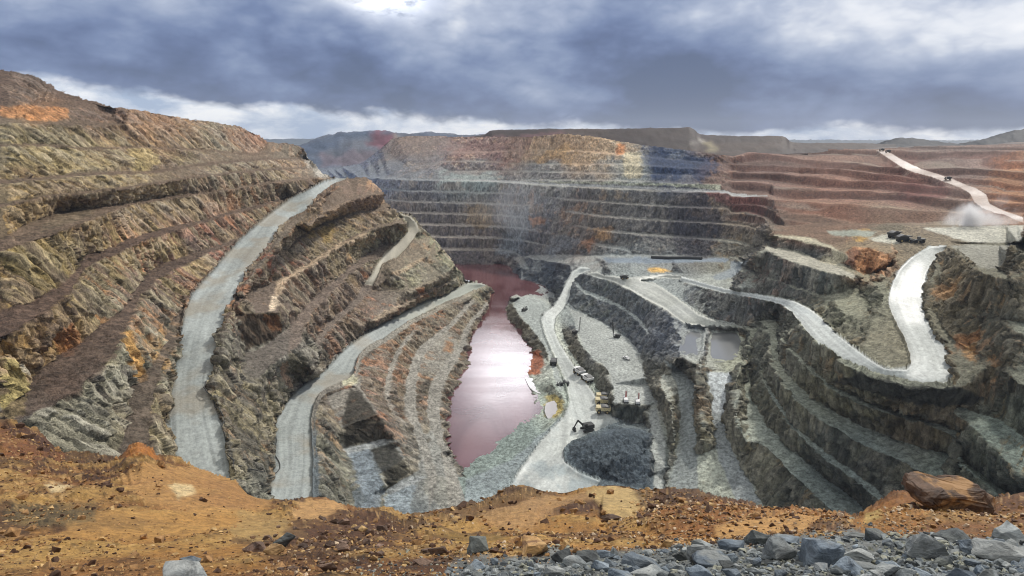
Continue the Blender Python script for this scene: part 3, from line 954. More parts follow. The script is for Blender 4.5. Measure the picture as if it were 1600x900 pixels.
def build_left():
    masks = {k: inpoly(U, V, poly) for k, poly in ROADS_L.items()}
    P = to_world(U, V, level_roads(Q, masks))
    n0 = normals(blur3(P, 1))
    steep = 1 - np.abs(n0[..., 2])
    road = np.zeros(U.shape, bool)
    for k in masks:
        road |= masks[k]
    rs = smooth01(blur(road, 2), 0.15, 0.8)
    C = paint(U, V, P, steep, [a_[:3] + tuple(tuple(q * 1.10 for q in c_) for c_ in a_[3:6]) + (tuple(q * 0.93 for q in a_[6]),) for a_ in LEFT_ANCH], LEFT_PATCH + LEDGES, 0.8)
    P2 = relief(P, steep, rs, 1.0, 0.8)
    quiet = blur(inpoly(U, V, [(505, 600), (570, 596), (640, 680), (680, 740), (660, 852), (560, 852), (530, 760)]) | inpoly(U, V, [(360, 485), (445, 480), (470, 520), (440, 560), (375, 560)]), 8)[..., None]
    P2 = P2 * (1 - 0.55 * quiet) + P * 0.55 * quiet
    P2[..., 2] += safety_berm(road, P)
    x, y, z = P[..., 0], P[..., 1], P[..., 2]
    # crushed-stone roads with wheel tracks along them
    lane = fbm(x * 0.25, y * 0.05, z * 0, 3)
    big = fbm(x * 0.02, y * 0.02, z * 0.0, 3)
    rc = (lin(146, 152, 148) * (1 - big[..., None]) + lin(170, 176, 172) * big[..., None]) * (0.85 + 0.3 * lane)[..., None]
    C = np.where(road[..., None], rc, C)
    n9 = fbm(x * 0.4, y * 0.4, z * 0.4, 4, 0.8)
    for k, a, b in (('A', 'al', 'ar'), ('B', 'bl', 'br'), ('G', 'gl', 'gr')):
        tr, e = wheel_tracks(U, V, P, masks[k], LL[a], LL[b], 3.0)
        gr = fbm(x * 0.9, y * 0.9, z * 0.9, 3, 0.7) - 0.5
        C = np.where(masks[k][..., None], C * ((1 + 0.38 * tr + 0.75 * gr) * (0.70 + 0.30 * e))[..., None], C)
        dm = (smooth01(fbm(x * 0.03 + 5, y * 0.03, z * 0, 4, 0.65), 0.50, 0.66) * 0.55 * masks[k])[..., None]
        C = C * (1 - dm) + lin(150, 138, 116) * (0.8 + 0.4 * n9)[..., None] * dm
    gm = masks['G']
    C = np.where(gm[..., None], lin(176, 170, 152) * (0.7 + 0.6 * lane)[..., None], C)
    bm_ = masks['B'] & (V < 500)
    C = np.where(bm_[..., None], C * (1 - 0.5) + 0.5 * lin(176, 178, 158), C)
    C *= GAIN
    fm = faces_of(inpoly(U, V, LEFT_MASK))
    rf = {k: fm & masks[k][:-1, :-1] & masks[k][1:, 1:] for k in masks}
    rest = fm.copy()
    wet = np.full(U.shape, 0.1)
    wetr = smooth01(fbm(x * 0.03, y * 0.03, z * 0.03 + 8, 3), 0.35, 0.7) * 0.8
    for k in masks:
        rest &= ~rf[k]
        tag(grid_mesh("road", P2, C, rf[k], M_ROAD, wetr), kind='structure')
    tag(grid_mesh("left_terrain", P2, C, rest, M_ROCK, wet), kind='structure')
    sk = [(u, v, 1 / q) for u, v, q in spline(LL['sky0'][:-1] + LL['sky1'], 14)]
    skirt("left_terrain_back", sk, M_ROCK, lin(110, 92, 78) * GAIN)
    sk = [(u, v, 1 / q) for u, v, q in spline(LL['s0'], 10)]
    skirt("spur_terrain_back", sk, M_ROCK, lin(128, 118, 98) * GAIN, 1.12, 9)
    return P2


PL = build_left()


def height_pick(U_, V_, P_, u, v):
    """world point of the finished ground seen at u,v"""
    i = int(round((u - U_[0, 0]) / STEP)); j = int(round((v - V_[0, 0]) / STEP))
    return Vector(P_[j, i])


# ------------------------------------------------------------------ floor, right wall, far wall
RIGHT = """
shr z=-0.6 800,418 805,428 812,437 830,441 848,447 858,455,-0.4 845,462 830,459 815,464 797,471 789,481 795,500 806,510 816,516 821,532 827,547 833,553 826,566 821,580 819,590 828,605 838,620 839,634 826,650 800,668 775,690 745,715 722,731
und z=-8 786,418 793,428 798,440 812,450 830,450 828,455 805,456 786,466 776,480 782,500 795,515 807,528 812,545 818,554 810,566 806,580 806,592 816,608 824,622 826,632 815,646 790,662 765,684 735,708 710,728
unm z=-8 700,420 730,422 770,424
pad1 z=2 846,450,1.5 860,452,2 868,458,3 858,464,2.5 850,466,1.5
mc z=14 812,412,12 820,406,15 830,402.5,20 845,405,21 860,409,22 890,415,29 908,417,37
mb z=8 806,422,6 815,418,9 830,424,9 850,428,10 866,431,12 880,427,19
cr1 z=8 800,468,7.5 808,487,8 820,503,8 836,520,7 850,540,6.5 857,556,6 862,575,6 863,592,5.5 866,604,5 878,615,4.8 884,628,4.6 883,642,4.5 872,655,4.5 842,681,4.2 802,716,4 762,736,3.8 728,748,3
cr0 z=8 800,468,7.5 820,463,8 842,466,8 858,474,8.5
yel z=1.5 850,612,1.5 862,620 870,634 864,650,1.5 845,666,1.2
r1l z=8 905,417,38 893,425,34.5 885,440,28 878,455,22.5 872,468,18 864,479,14 849,489,11.5 847,500,10.5 852,520,8 860,540,7 869,560,6 879,585,5.2
r1r z=8 925,421,40.5 905,430,36 894,447,28 889,468,19.5 881,484,14.5 869,495,11.5 866,515,8.5 873,535,7.3 886,555,6.4 902,580,5.6 921,603,5 934,625,4.6 946,650,4.3
pc z=15 885,479,16 893,488,15.5 900,512,15 908,538,15 928,560,15 947,575,15 957,600,15 960,628,15 985,632.5,15 1010,634,14.8
pt z=5 872,496,11 880,522,8.3 892,548,7.2 908,575,6.2 927,595,5.6 943,615,5 956,636,4.6 963,652,4.3 985,662.5,4.4 1008,663,5
pl z=6.5 1010,636,13.5 1010,662,6
f1 z=4 900,655,4.2 880,700,4 820,760,4 800,800,4
sp0 z=4 878,712,4 884,700 897,690,4.1 930,676,4.3 963,663,4.4
sp1 z=4 880,722,4 905,738 950,750 985,757,4.2 1018,770,4.5
sp2 z=11 905,705,8 930,695,10 962,682,12.5 990,678,13.5 1008,680,13
sp3 z=9 915,720,7 950,720,10 985,712,12 1010,715,11 1013,745,7
pw z=10 1012,642,12.5 1018,690,9 1022,740,5.5 1024,800,4.5
pe z=12 1012,600,15 1027,628,14.3 1038,652,12.2 1046,700,8 1043,750,5.5 1036,800,4.6
toe z=16 891,477,17 905,486,16.5 930,499,16 960,515,16 985,532,15.6 1000,552,15.2 1008,578,15
m1t z=29 903,441,31 914,453,29.8 943,464,29.3 966,474,29 987,487,29 1003,500,28.5 1014,514,28
m1c z=28 899,446,29.5 912,458,28.8 940,468,28.3 963,478,28 984,491,28 999,505,28 1012,520,27.5 1020,540,25
m2c z=43 918,429,40.5 935,433,42 960,441,43 985,453 1010,468 1038,482 1056,496 1068,508,42.5 1060,520,41
m2b z=44.5 938,431.5,43.5 962,438.5,44.6 988,450,44.6 1013,464.5,44.6 1041,478,44.6 1060,492,44.6 1076,505,44
m2d z=43.2 942,430.5,43 966,437,43.4 992,448,43.4 1017,462,43.4 1045,475.5,43.4 1064,489,43.4 1081,502,43.4
nose2 z=20 1063,512,41 1050,530,37 1035,555,32 1020,575,26 1010,590,20
nose3 z=20 1075,520,41 1062,545,40 1057,560,39 1048,572,33 1035,585,28 1022,605,24
et z=44 985,437,44 1020,441,44 1045,456,44 1066,471,44 1091,490,44 1120,502,44 1150,508,44.5 1175,511,47
jn z=44 930,425,42 945,431,43.5 985,434,44 1040,428,45 1062,431,47 1085,436,50
ber z=44 1077,507,44 1100,511,44 1130,513,44 1155,512,44.5
po0 z=41 1078,513,41 1100,514,41 1112,517,41 1154,517,41 1161,530,40.8 1158,553,40.5
po1 z=40.5 1062,548,40.8 1068,556,40.6 1092,568,40.5 1094,563,40.8
ri1 z=42.5 1103,513,43.2 1102,535,42.8 1097,555,42.3 1092,580,42 1090,600,38 1096,640,30 1100,690,22
ri0 z=40.5 1108,520,41 1108,540,40.7 1104,562,40.4 1104,585,39 1106,610,33
s4l z=28 1040,562,33 1048,578,29.5 1058,600,26 1062,625,22 1063,650,18 1058,690,13 1048,740,8.5 1042,800,6.5
s4r z=28 1062,575,28.5 1085,598,28 1090,612,27 1086,640,22 1088,680,17.5 1090,720,13.5 1092,780,8.5 1094,840,7
pf z=40 1060,552,40.3 1068,560,40 1090,571,40 1094,566,40.4
pg z=28 1064,572,28.6 1078,590,28.2 1086,596,28
hmp z=24 1018,590,22 1032,605,27 1045,630,25 1050,655,21 1052,690,16 1044,730,10
cal z=34 1100,560,40.2 1108,590,37 1111,615,32 1112,640,27 1115,680,20.5 1124,720,15.5 1146,765,12.5 1165,840,12
car z=34 1158,555,40.5 1146,578,39 1136,600,35 1133,640,27 1137,680,21 1160,728,15.5 1192,785,12.5 1210,840,12
cax z=40 1165,518,46 1170,535,45 1166,560,43 1152,590,41 1150,620,38 1152,660,33 1165,690,29
t2u z=30 1183,500,52 1179,525,47 1172,560,40 1174,600,33 1184,640,30.5 1200,668,30 1230,694,29.5 1260,722,29 1300,753,28.5 1340,782,28 1400,840,28
t2l z=30 1174,505,50 1170,530,46 1163,562,39 1163,600,32.5 1166,640,30 1172,665,29.6 1190,692,29 1215,717,28.6 1250,752,28 1290,787,28 1330,825,28
t1u z=52 1214,498,54.5 1216,512,53.5 1217,535,53 1221,562,52.3 1238,590,52 1264,617,52 1300,640,52 1340,662,52 1390,682,52.5 1430,696,53 1500,718,54 1600,790,54
t1l z=52 1205,500,54 1204,515,53.2 1204,543,52.6 1209,572,52 1226,602,52 1251,630,52 1281,656,51.5 1312,674,51 1350,696,50.5 1400,718,50.5 1440,738,50.5 1500,780,50 1600,870,50
mbt z=63.6 1228,520,64 1236,536 1252,558 1277,582 1312,607 1352,627 1402,643 1450,656 1500,676,64
mbc z=63 1224,524,63.4 1231,541 1248,564 1273,588 1308,614 1350,635 1402,652 1450,666 1498,688,63
mct z=40.6 1192,560,45 1198,592 1218,629 1248,668 1288,705 1332,736 1382,776 1436,832
mcc z=40 1188,566,44 1193,597 1213,636 1243,675 1282,713 1326,746 1376,788 1428,845
dl z=70 1425,597.5,80 1400,592.5,79.8 1370,586,79.3 1345,577,78.5 1320,565,77.5 1300,553,76.5 1280,540,75.5 1262,522,74.5 1250,505,73.5 1238,490,72.5 1225,478,71 1200,470,68.5 1170,464,65 1140,459,61 1110,452,56 1080,443.5,51 1062,438,48.5
du z=70 1410,577,80.5 1400,577.5,80 1385,575.5,79.8 1375,572,79.6 1350,555,79 1330,540,78 1305,520,77 1285,498,75.5 1265,482,74 1240,470,72.5 1215,464.5,70 1170,458,66 1120,448,58 1085,437.5,52 1065,432,49
ci z=90 1453,384,103.8 1440,391,102 1420,404,100 1405,419,98.5 1395,440,95.5 1389,460,92.5 1388,475,90.5 1393,490,88.5 1398,502,87.3 1406,517,86 1415,536,84.3 1422,556,82.8 1423,569,81.6 1418,576,81
co z=90 1480,384,104 1472,394,102.3 1463,405,101 1454,416,99.3 1447,431,97 1443,450,93.5 1442,470,91.2 1445,490,88.7 1455,510,86.4 1469,530,84.8 1480,549,83.2 1488,571,81.8 1491,588,81 1482,598,80.6 1470,601,80.4 1450,601,80.2 1425,597.5,80
cob z=90 1484,388,105 1468,408,102.8 1453,432,98.6 1449,450,95.2 1448,470,93 1451,489,90.5 1461,508,88.2 1475,528,86.6 1487,548,85 1495,570,83.6 1499,590,82.5
blk z=79 1505,604,81 1490,606,81.3 1450,607,81.3 1420,604.5,81.2 1380,595,80.5 1345,583,79.6 1318,570,78.4
bl2 z=74 1540,618,76 1500,627,74 1450,630,73.5 1400,622,73 1350,606,72.5 1320,592,72
tru z=71 1500,634,71.5 1530,646,71.5 1570,662,71.5 1600,680,71
trl z=70 1484,640,71 1500,652,70 1520,668,70 1555,698,69 1600,750,68
brc z=68 1480,655,67 1440,650,67 1400,642,67
low z=60 1480,700,58 1520,740,58 1560,780,58 1600,830,58
rdg z=110 1481,384.5,104.5 1488,388,107.5 1496,393,110 1505,402,111 1520,418,112 1532,425,112.5 1545,430,113 1575,440,113.5 1600,428,116
md1 z=98 1462,430,99.5 1480,450,99 1500,468,98.5 1550,490,99 1600,505,100
md2 z=97 1458,436,98 1475,458,97 1500,480,96.5 1550,503,97 1600,522,98
md3 z=86 1470,500,89 1500,538,86.5 1550,560,87.5 1600,585,88
md4 z=85.5 1475,512,87.5 1500,550,85.5 1550,575,86 1600,604,86.5
fb z=104.5 1485,383.5,104.5 1510,383,104.5 1560,383,104.5 1582,383,104.5
ff z=104 1500,391,104.5 1512,404,104 1530,417,104 1560,418.5,104 1568,414,104
kn l=300 1566,418,300 1574,404,300 1583,386,298 1590,377,295 1600,371,290 1640,345,285
knb l=300 1570,425,296 1580,408,290 1600,395,280
pb z=105 1485,379,105 1520,380.5,105 1560,380,105.2 1600,379,105.5
pc2 z=107 1470,372,106.5 1500,378,106 1540,378,106 1554,372,106.5 1562,362,108 1572,354,108
pp z=105 1380,368,105 1405,374,105 1425,379,105 1450,382,104.2
po z=108 1430,366,107 1450,363,108 1470,366,107.5 1488,374,106
pq z=106 1340,362,106 1370,354,106.5 1420,352,108 1480,352,109 1530,350,110 1600,348,110
or1 z=103 1330,385,103 1345,384,103.5 1365,389,103.5 1393,398,103 1400,402,101.5
or2 z=92 1322,414,93.5 1340,425,91 1358,428,89 1375,424,90.5 1392,414,95
p2c z=101 1206,369,101 1225,371,101 1250,376,101 1275,381.5,101 1298,388,101 1318,396,100.5
p2b z=102 1212,365.5,102 1240,366,102 1275,371,102 1310,381,102 1330,384,103
p2t z=93.5 1197,384,94 1212,389,93.7 1235,391,93.5 1262,398,93.5 1275,405,93.5
p1c z=93 1190,389,93 1210,397.5,93 1232,407.5,93 1262,416,93 1300,428.5,93 1318,432,93 1335,437,92
p1x z=93 1275,405,93.5 1300,412,93.5 1325,424,93 1350,434,92
krm z=98 1318,396,100.5 1325,403,98 1316,412,94
kt z=79 1168,430,73 1180,425,75 1200,431,79 1225,441,79 1245,447,79 1270,455,80 1298,460,82 1330,450,86 1345,442,88
kb z=78 1165,437,71 1185,432,74.5 1200,436,78 1240,450,78 1270,461,79 1300,467,81 1340,455,85
kf z=69 1143,452,66 1165,450,68 1195,455,70.5
jog z=86 1176,408,86 1182,400,90 1190,389,93
ins z=90 1350,440,92 1370,440,93 1385,435,95 1395,425,97
in2 z=84 1320,490,83 1350,495,85 1375,490,88 1380,460,92
nw z=92 1398,398,101.5 1380,415,98 1372,435,95
hp0 z=46 1050,425,46 1090,429,46 1130,423,46.5 1140,414,47
hp1 z=52 1060,416,51 1080,409,53 1100,408,52.5 1122,413,51
hp2 z=46 1020,402,45 1060,403.5,46 1100,403.5,46.5 1140,408,47
hq0 z=46 938,428,43 945,408,46 960,402,46
hq1 z=51 950,418,50 960,410,52 975,412,51.5 985,422,48
grv z=50 1150,405,50 1165,406,53 1150,425,50 1110,432,49
crk z=58 1176,392,60 1165,405,60 1150,430,57 1143,450,58
"""
FAR = """
top l=1000 400,262,1250 520,262,1250 560,256,1250 590,236,1250 612,216,1240 640,212,1220 700,212.5,1180 760,213,1130 800,213,1090 830,213,1040 865,210,1020 885,209,1010 905,211,1000 930,213,990 980,222,960 1020,228,940 1060,232,920 1130,242,900 1200,240,1000 1300,236,1010 1370,232,1010 1420,229,1000 1480,227,980 1600,224,950
mes l=900 1145,275,850 1200,280,830 1250,285,800
h26 l=840 1150,262,880 1200,265,860 1300,262,840 1400,258,800 1440,262,780 1500,262,760 1600,255,720
h29 l=760 1200,303,757 1260,297,765 1300,292,760 1400,288,730 1430,284,735 1490,292,690 1550,290,670 1600,288,650
h32 l=640 1218,330,640 1260,326,640 1300,322,640 1400,322,625 1480,325,600 1500,318,600 1530,312,610 1560,318,590 1600,322,570
h34 l=560 1232,352,575 1300,346,565 1380,345,550 1450,346,540 1530,345,530 1600,342,520
"""
LR = parse(RIGHT)
LR.update(parse(FAR))
# the benched far wall: crest road at 108 m, foot rising from the lake to the east floor
FOOT = np.array([(560, 0, 930), (640, 0, 910), (730, 0, 904), (780, 4, 906), (820, 14, 890), (860, 24, 842), (900, 32, 796), (935, 38, 753), (1000, 44, 727),
                 (1080, 46, 707), (1150, 50, 677), (1180, 60, 657), (1215, 92, 560)], float)
WTOP = np.array([(560, 108, 1120), (640, 108, 1030), (700, 108, 1010), (770, 108, 985), (860, 108, 900), (960, 108, 838), (1060, 108, 790), (1130, 108, 775), (1200, 108, 757)], float)


def vof(z, lam):
    yy = (sp - (H - z) / lam) / cp
    return CV - F_PX * yy


us = np.arange(560, 1216, 16.0)
fz = np.interp(us, FOOT[:, 0], FOOT[:, 1]); fl = np.interp(us, FOOT[:, 0], FOOT[:, 2])
wl = np.interp(us, WTOP[:, 0], WTOP[:, 2])
LR['foot'] = [(u, vof(z, l), 1 / l) for u, z, l in zip(us, fz, fl)]
LR['wc'] = [(u, vof(108, l), 1 / l) for u, l in zip(us, wl) if u < 1205]
LR['wt'] = [(u, vof(108.3, l + 24), 1 / (l + 24)) for u, l in zip(us, wl) if u < 1205]
for nm, dl, pts in (('pbt', 32, ((820, 281), (860, 282), (960, 282.5), (1060, 286.5), (1125, 288.5))),
                    ('pbu', 40, ((820, 280), (860, 281), (960, 281.5), (1060, 285.5), (1128, 287))),
                    ('ue', 50, ((700, 268), (780, 268), (850, 269), (900, 270), (960, 271), (1000, 272), (1100, 276), (1130, 279))),
                    ('uf', 58, ((700, 266.5), (780, 266.5), (850, 267.5), (900, 268.5), (960, 269.5), (1000, 270.5), (1100, 274.5), (1130, 277.5))),
                    ('ud', 68, ((640, 263), (700, 253.5), (760, 253), (800, 256), (900, 257), (1000, 258), (1050, 262), (1110, 265), (1130, 268))),
                    ('ug', 96, ((700, 240), (760, 238), (830, 235), (900, 236), (960, 241), (1010, 246), (1070, 252), (1125, 257))),
                    ('uh', 108, ((700, 238.5), (760, 236.5), (830, 233.5), (900, 234.5), (960, 239.5), (1010, 244.5), (1070, 250.5), (1125, 255.5))),
                    ('uc', 78, ((640, 261), (700, 252), (760, 251.5), (800, 254.5), (900, 255.5), (1000, 256.5), (1050, 260.5), (1110, 263.5), (1130, 266)))):
    LR[nm] = [(u, v, 1 / (np.interp(u, WTOP[:, 0], WTOP[:, 2]) + dl)) for u, v in pts]
rb = random.Random(3)
for k, zk in enumerate((17, 32, 47, 62, 77, 92)):
    pc_, pt_ = [], []
    for u, z0, l0, l1 in zip(us, fz, fl, wl):
        t = (zk - z0) / (108 - z0)
        if t < 0.06 or z0 > 80:
            continue
        t = t + 0.012 * math.sin(u * 0.031 + k * 2.1)
        slump = 0.75 * math.exp(-((u - (850 + 12 * (3 - k))) / 42.0) ** 2) + 0.5 * math.exp(-((u - (960 - 22 * k)) / 30.0) ** 2)
        w = 13.0 * (1 - slump) + 1.5
        lam = l0 + t * (l1 - l0)
        pc_.append((u, vof(zk, lam), 1 / lam))
        pt_.append((u, vof(zk + 0.3 + 3 * slump, lam + w), 1 / (lam + w)))
    if len(pc_) > 2:
        LR['bc%d' % k] = pc_
        LR['bt%d' % k] = pt_
LR = extend(LR)
UR, VR, QR = raster(LR, 400, 1720, 200, 850, STEP,
                    extra=[(395, 195, 1 / 1150), (1725, 195, 1 / 950), (395, 430, 1 / 900), (690, 740, 1 / 330), (600, 860, 1 / 280), (1725, 860, 1 / 170), (1725, 600, 1 / 200), (1200, 860, 1 / 260)])
RIGHT_MASK = [(395, 262), (520, 262), (560, 256), (575, 247), (590, 236), (602, 226), (612, 216), (625, 213), (640, 212), (700, 212.5), (760, 213), (800, 213), (830, 213), (845, 211.5), (865, 210), (885, 209), (905, 211), (930, 213),
              (980, 222), (1020, 228), (1060, 232), (1130, 242), (1200, 240), (1300, 236), (1370, 232), (1420, 229), (1480, 227), (1600, 224),
              (1725, 222), (1725, 852), (722, 852), (715, 745), (705, 728), (735, 704), (765, 680), (790, 658), (812, 643), (822, 632), (820, 622), (812, 608), (802, 592), (802, 580), (806, 566),
              (814, 554), (808, 545), (803, 528), (791, 515), (778, 500), (772, 480), (782, 466), (801, 456), (794, 440), (788, 428), (782, 420), (690, 422), (395, 430)]
ROADS_R = {
    'main': [(905, 417), (893, 425), (885, 440), (878, 455), (872, 468), (864, 479), (849, 489), (846, 500), (851, 520), (859, 540), (868, 560), (877, 580), (886, 605), (890, 630), (880, 652), (845, 690), (815, 730), (790, 770), (770, 800), (900, 800),
             (940, 752), (905, 738), (882, 722), (880, 705), (895, 690), (930, 676), (968, 662), (955, 652), (944, 640), (932, 622), (919, 603), (902, 580), (886, 555), (873, 535), (866, 515), (869, 495), (881, 484), (889, 468), (894, 447), (905, 430), (925, 421), (915, 417)],
    'E': [(917, 428), (935, 433), (960, 441), (985, 453), (1010, 468), (1038, 482), (1056, 496), (1070, 507), (1077, 507), (1100, 510.5), (1130, 512), (1150, 509), (1120, 502), (1091, 490), (1066, 471),
          (1045, 456), (1022, 441), (1000, 439), (1040, 434), (1062, 436), (1066, 431), (1040, 427.5), (985, 433), (945, 430), (932, 424)],
    'D': [(1425, 598.5), (1400, 592.5), (1370, 586), (1345, 577), (1320, 565), (1300, 553), (1280, 540), (1262, 522), (1250, 505), (1238, 490), (1225, 478), (1200, 470), (1170, 464), (1140, 459), (1110, 452), (1080, 443.5), (1062, 438),
          (1065, 432), (1085, 437.5), (1120, 448), (1170, 458), (1215, 464.5), (1240, 470), (1265, 482), (1285, 498), (1305, 520), (1330, 540), (1350, 555), (1375, 572), (1385, 575.5), (1400, 577.5), (1412, 577),
          (1418, 576), (1423, 569), (1422, 556), (1415, 536), (1406, 517), (1398, 502), (1393, 490), (1388, 475), (1389, 460), (1395, 440), (1405, 419), (1420, 404), (1440, 391), (1453, 384), (1480, 383.5),
          (1472, 394), (1463, 405), (1454, 416), (1447, 431), (1443, 450), (1442, 470), (1445, 490), (1455, 510), (1469, 530), (1480, 549), (1488, 571), (1491, 588), (1482, 598), (1470, 601), (1450, 601)],
    'F': [(1368, 234), (1378, 234), (1390, 238), (1405, 247), (1425, 257), (1440, 264), (1465, 272), (1485, 278), (1505, 287), (1525, 294), (1541, 304), (1546, 318), (1565, 328), (1600, 340), (1600, 348), (1560, 335),
          (1535, 325), (1522, 315), (1516, 302), (1500, 293), (1480, 286), (1455, 276), (1430, 270), (1410, 262), (1395, 252)],
    'W': [(700, 279.5), (770, 281), (860, 286), (960, 289.5), (1060, 294), (1126, 297), (1200, 302.5), (1200, 304), (1130, 301.5), (1060, 298), (960, 293), (860, 289), (770, 284), (700, 281)],
}
FLOOR_R = [
    ([(800, 468), (820, 463), (842, 466), (862, 478), (847, 492), (852, 520), (860, 545), (868, 570), (880, 600), (880, 612), (868, 600), (862, 570), (857, 553), (850, 540), (836, 520), (820, 502), (808, 486)], (176, 182, 176)),
    ([(885, 479), (893, 488), (902, 512), (912, 540), (935, 563), (950, 578), (957, 600), (961, 628), (1010, 634), (1026, 640), (1040, 690), (1038, 790), (1024, 790), (1018, 690), (1014, 640), (1027, 632), (1010, 595), (1003, 570), (985, 533), (958, 514), (930, 499), (905, 486)], (178, 182, 176)),
    ([(760, 735), (802, 716), (842, 681), (875, 652), (900, 660), (870, 700), (830, 760), (800, 800), (725, 800), (728, 748)], (150, 160, 160)),
    ([(1190, 389), (1200, 384), (1212, 389), (1235, 391), (1275, 405), (1300, 412), (1325, 424), (1345, 435), (1318, 432), (1262, 416), (1232, 407), (1210, 397)], (184, 180, 162)),
    ([(1206, 368), (1212, 366), (1250, 370), (1280, 376), (1300, 385), (1322, 397), (1325, 405), (1305, 414), (1278, 408), (1300, 400), (1298, 389), (1250, 377)], (196, 188, 160)),
    ([(1485, 383), (1582, 383), (1568, 414), (1555, 420), (1530, 418), (1512, 404), (1497, 391)], (158, 156, 142)),
    ([(1440, 357), (1600, 350), (1600, 378), (1560, 379), (1520, 380), (1490, 374), (1470, 366)], (202, 200, 184)),
    ([(1355, 372), (1385, 366), (1402, 373), (1405, 381), (1372, 379)], (202, 200, 182)),
    ([(1290, 362), (1330, 359), (1370, 362), (1360, 370), (1310, 368)], (164, 168, 152)),
    ([(1110, 432), (1142, 420), (1140, 408), (1168, 408), (1158, 420), (1145, 432), (1122, 438)], (152, 160, 162)),
    ([(940, 402), (1140, 404), (1135, 409), (1060, 410), (1000, 412), (950, 410)], (136, 148, 158)),
    ([(1104, 585), (1140, 585), (1134, 610), (1132, 645), (1136, 680), (1158, 728), (1190, 785), (1150, 785), (1124, 720), (1114, 680), (1111, 640), (1110, 610)], (158, 164, 162)),
    ([(1040, 562), (1062, 575), (1086, 600), (1086, 640), (1088, 680), (1090, 720), (1092, 790), (1044, 790), (1050, 740), (1060, 690), (1064, 650), (1060, 610), (1048, 580)], (148, 154, 150)),
    ([(940, 433), (986, 452), (1010, 466), (1040, 480), (1058, 494), (1055, 497), (1035, 484), (1008, 469), (984, 454), (958, 442)], (190, 190, 180)),
    ([(1106, 582), (1142, 582), (1135, 610), (1131, 645), (1114, 645), (1109, 610)], (206, 212, 212)),
]
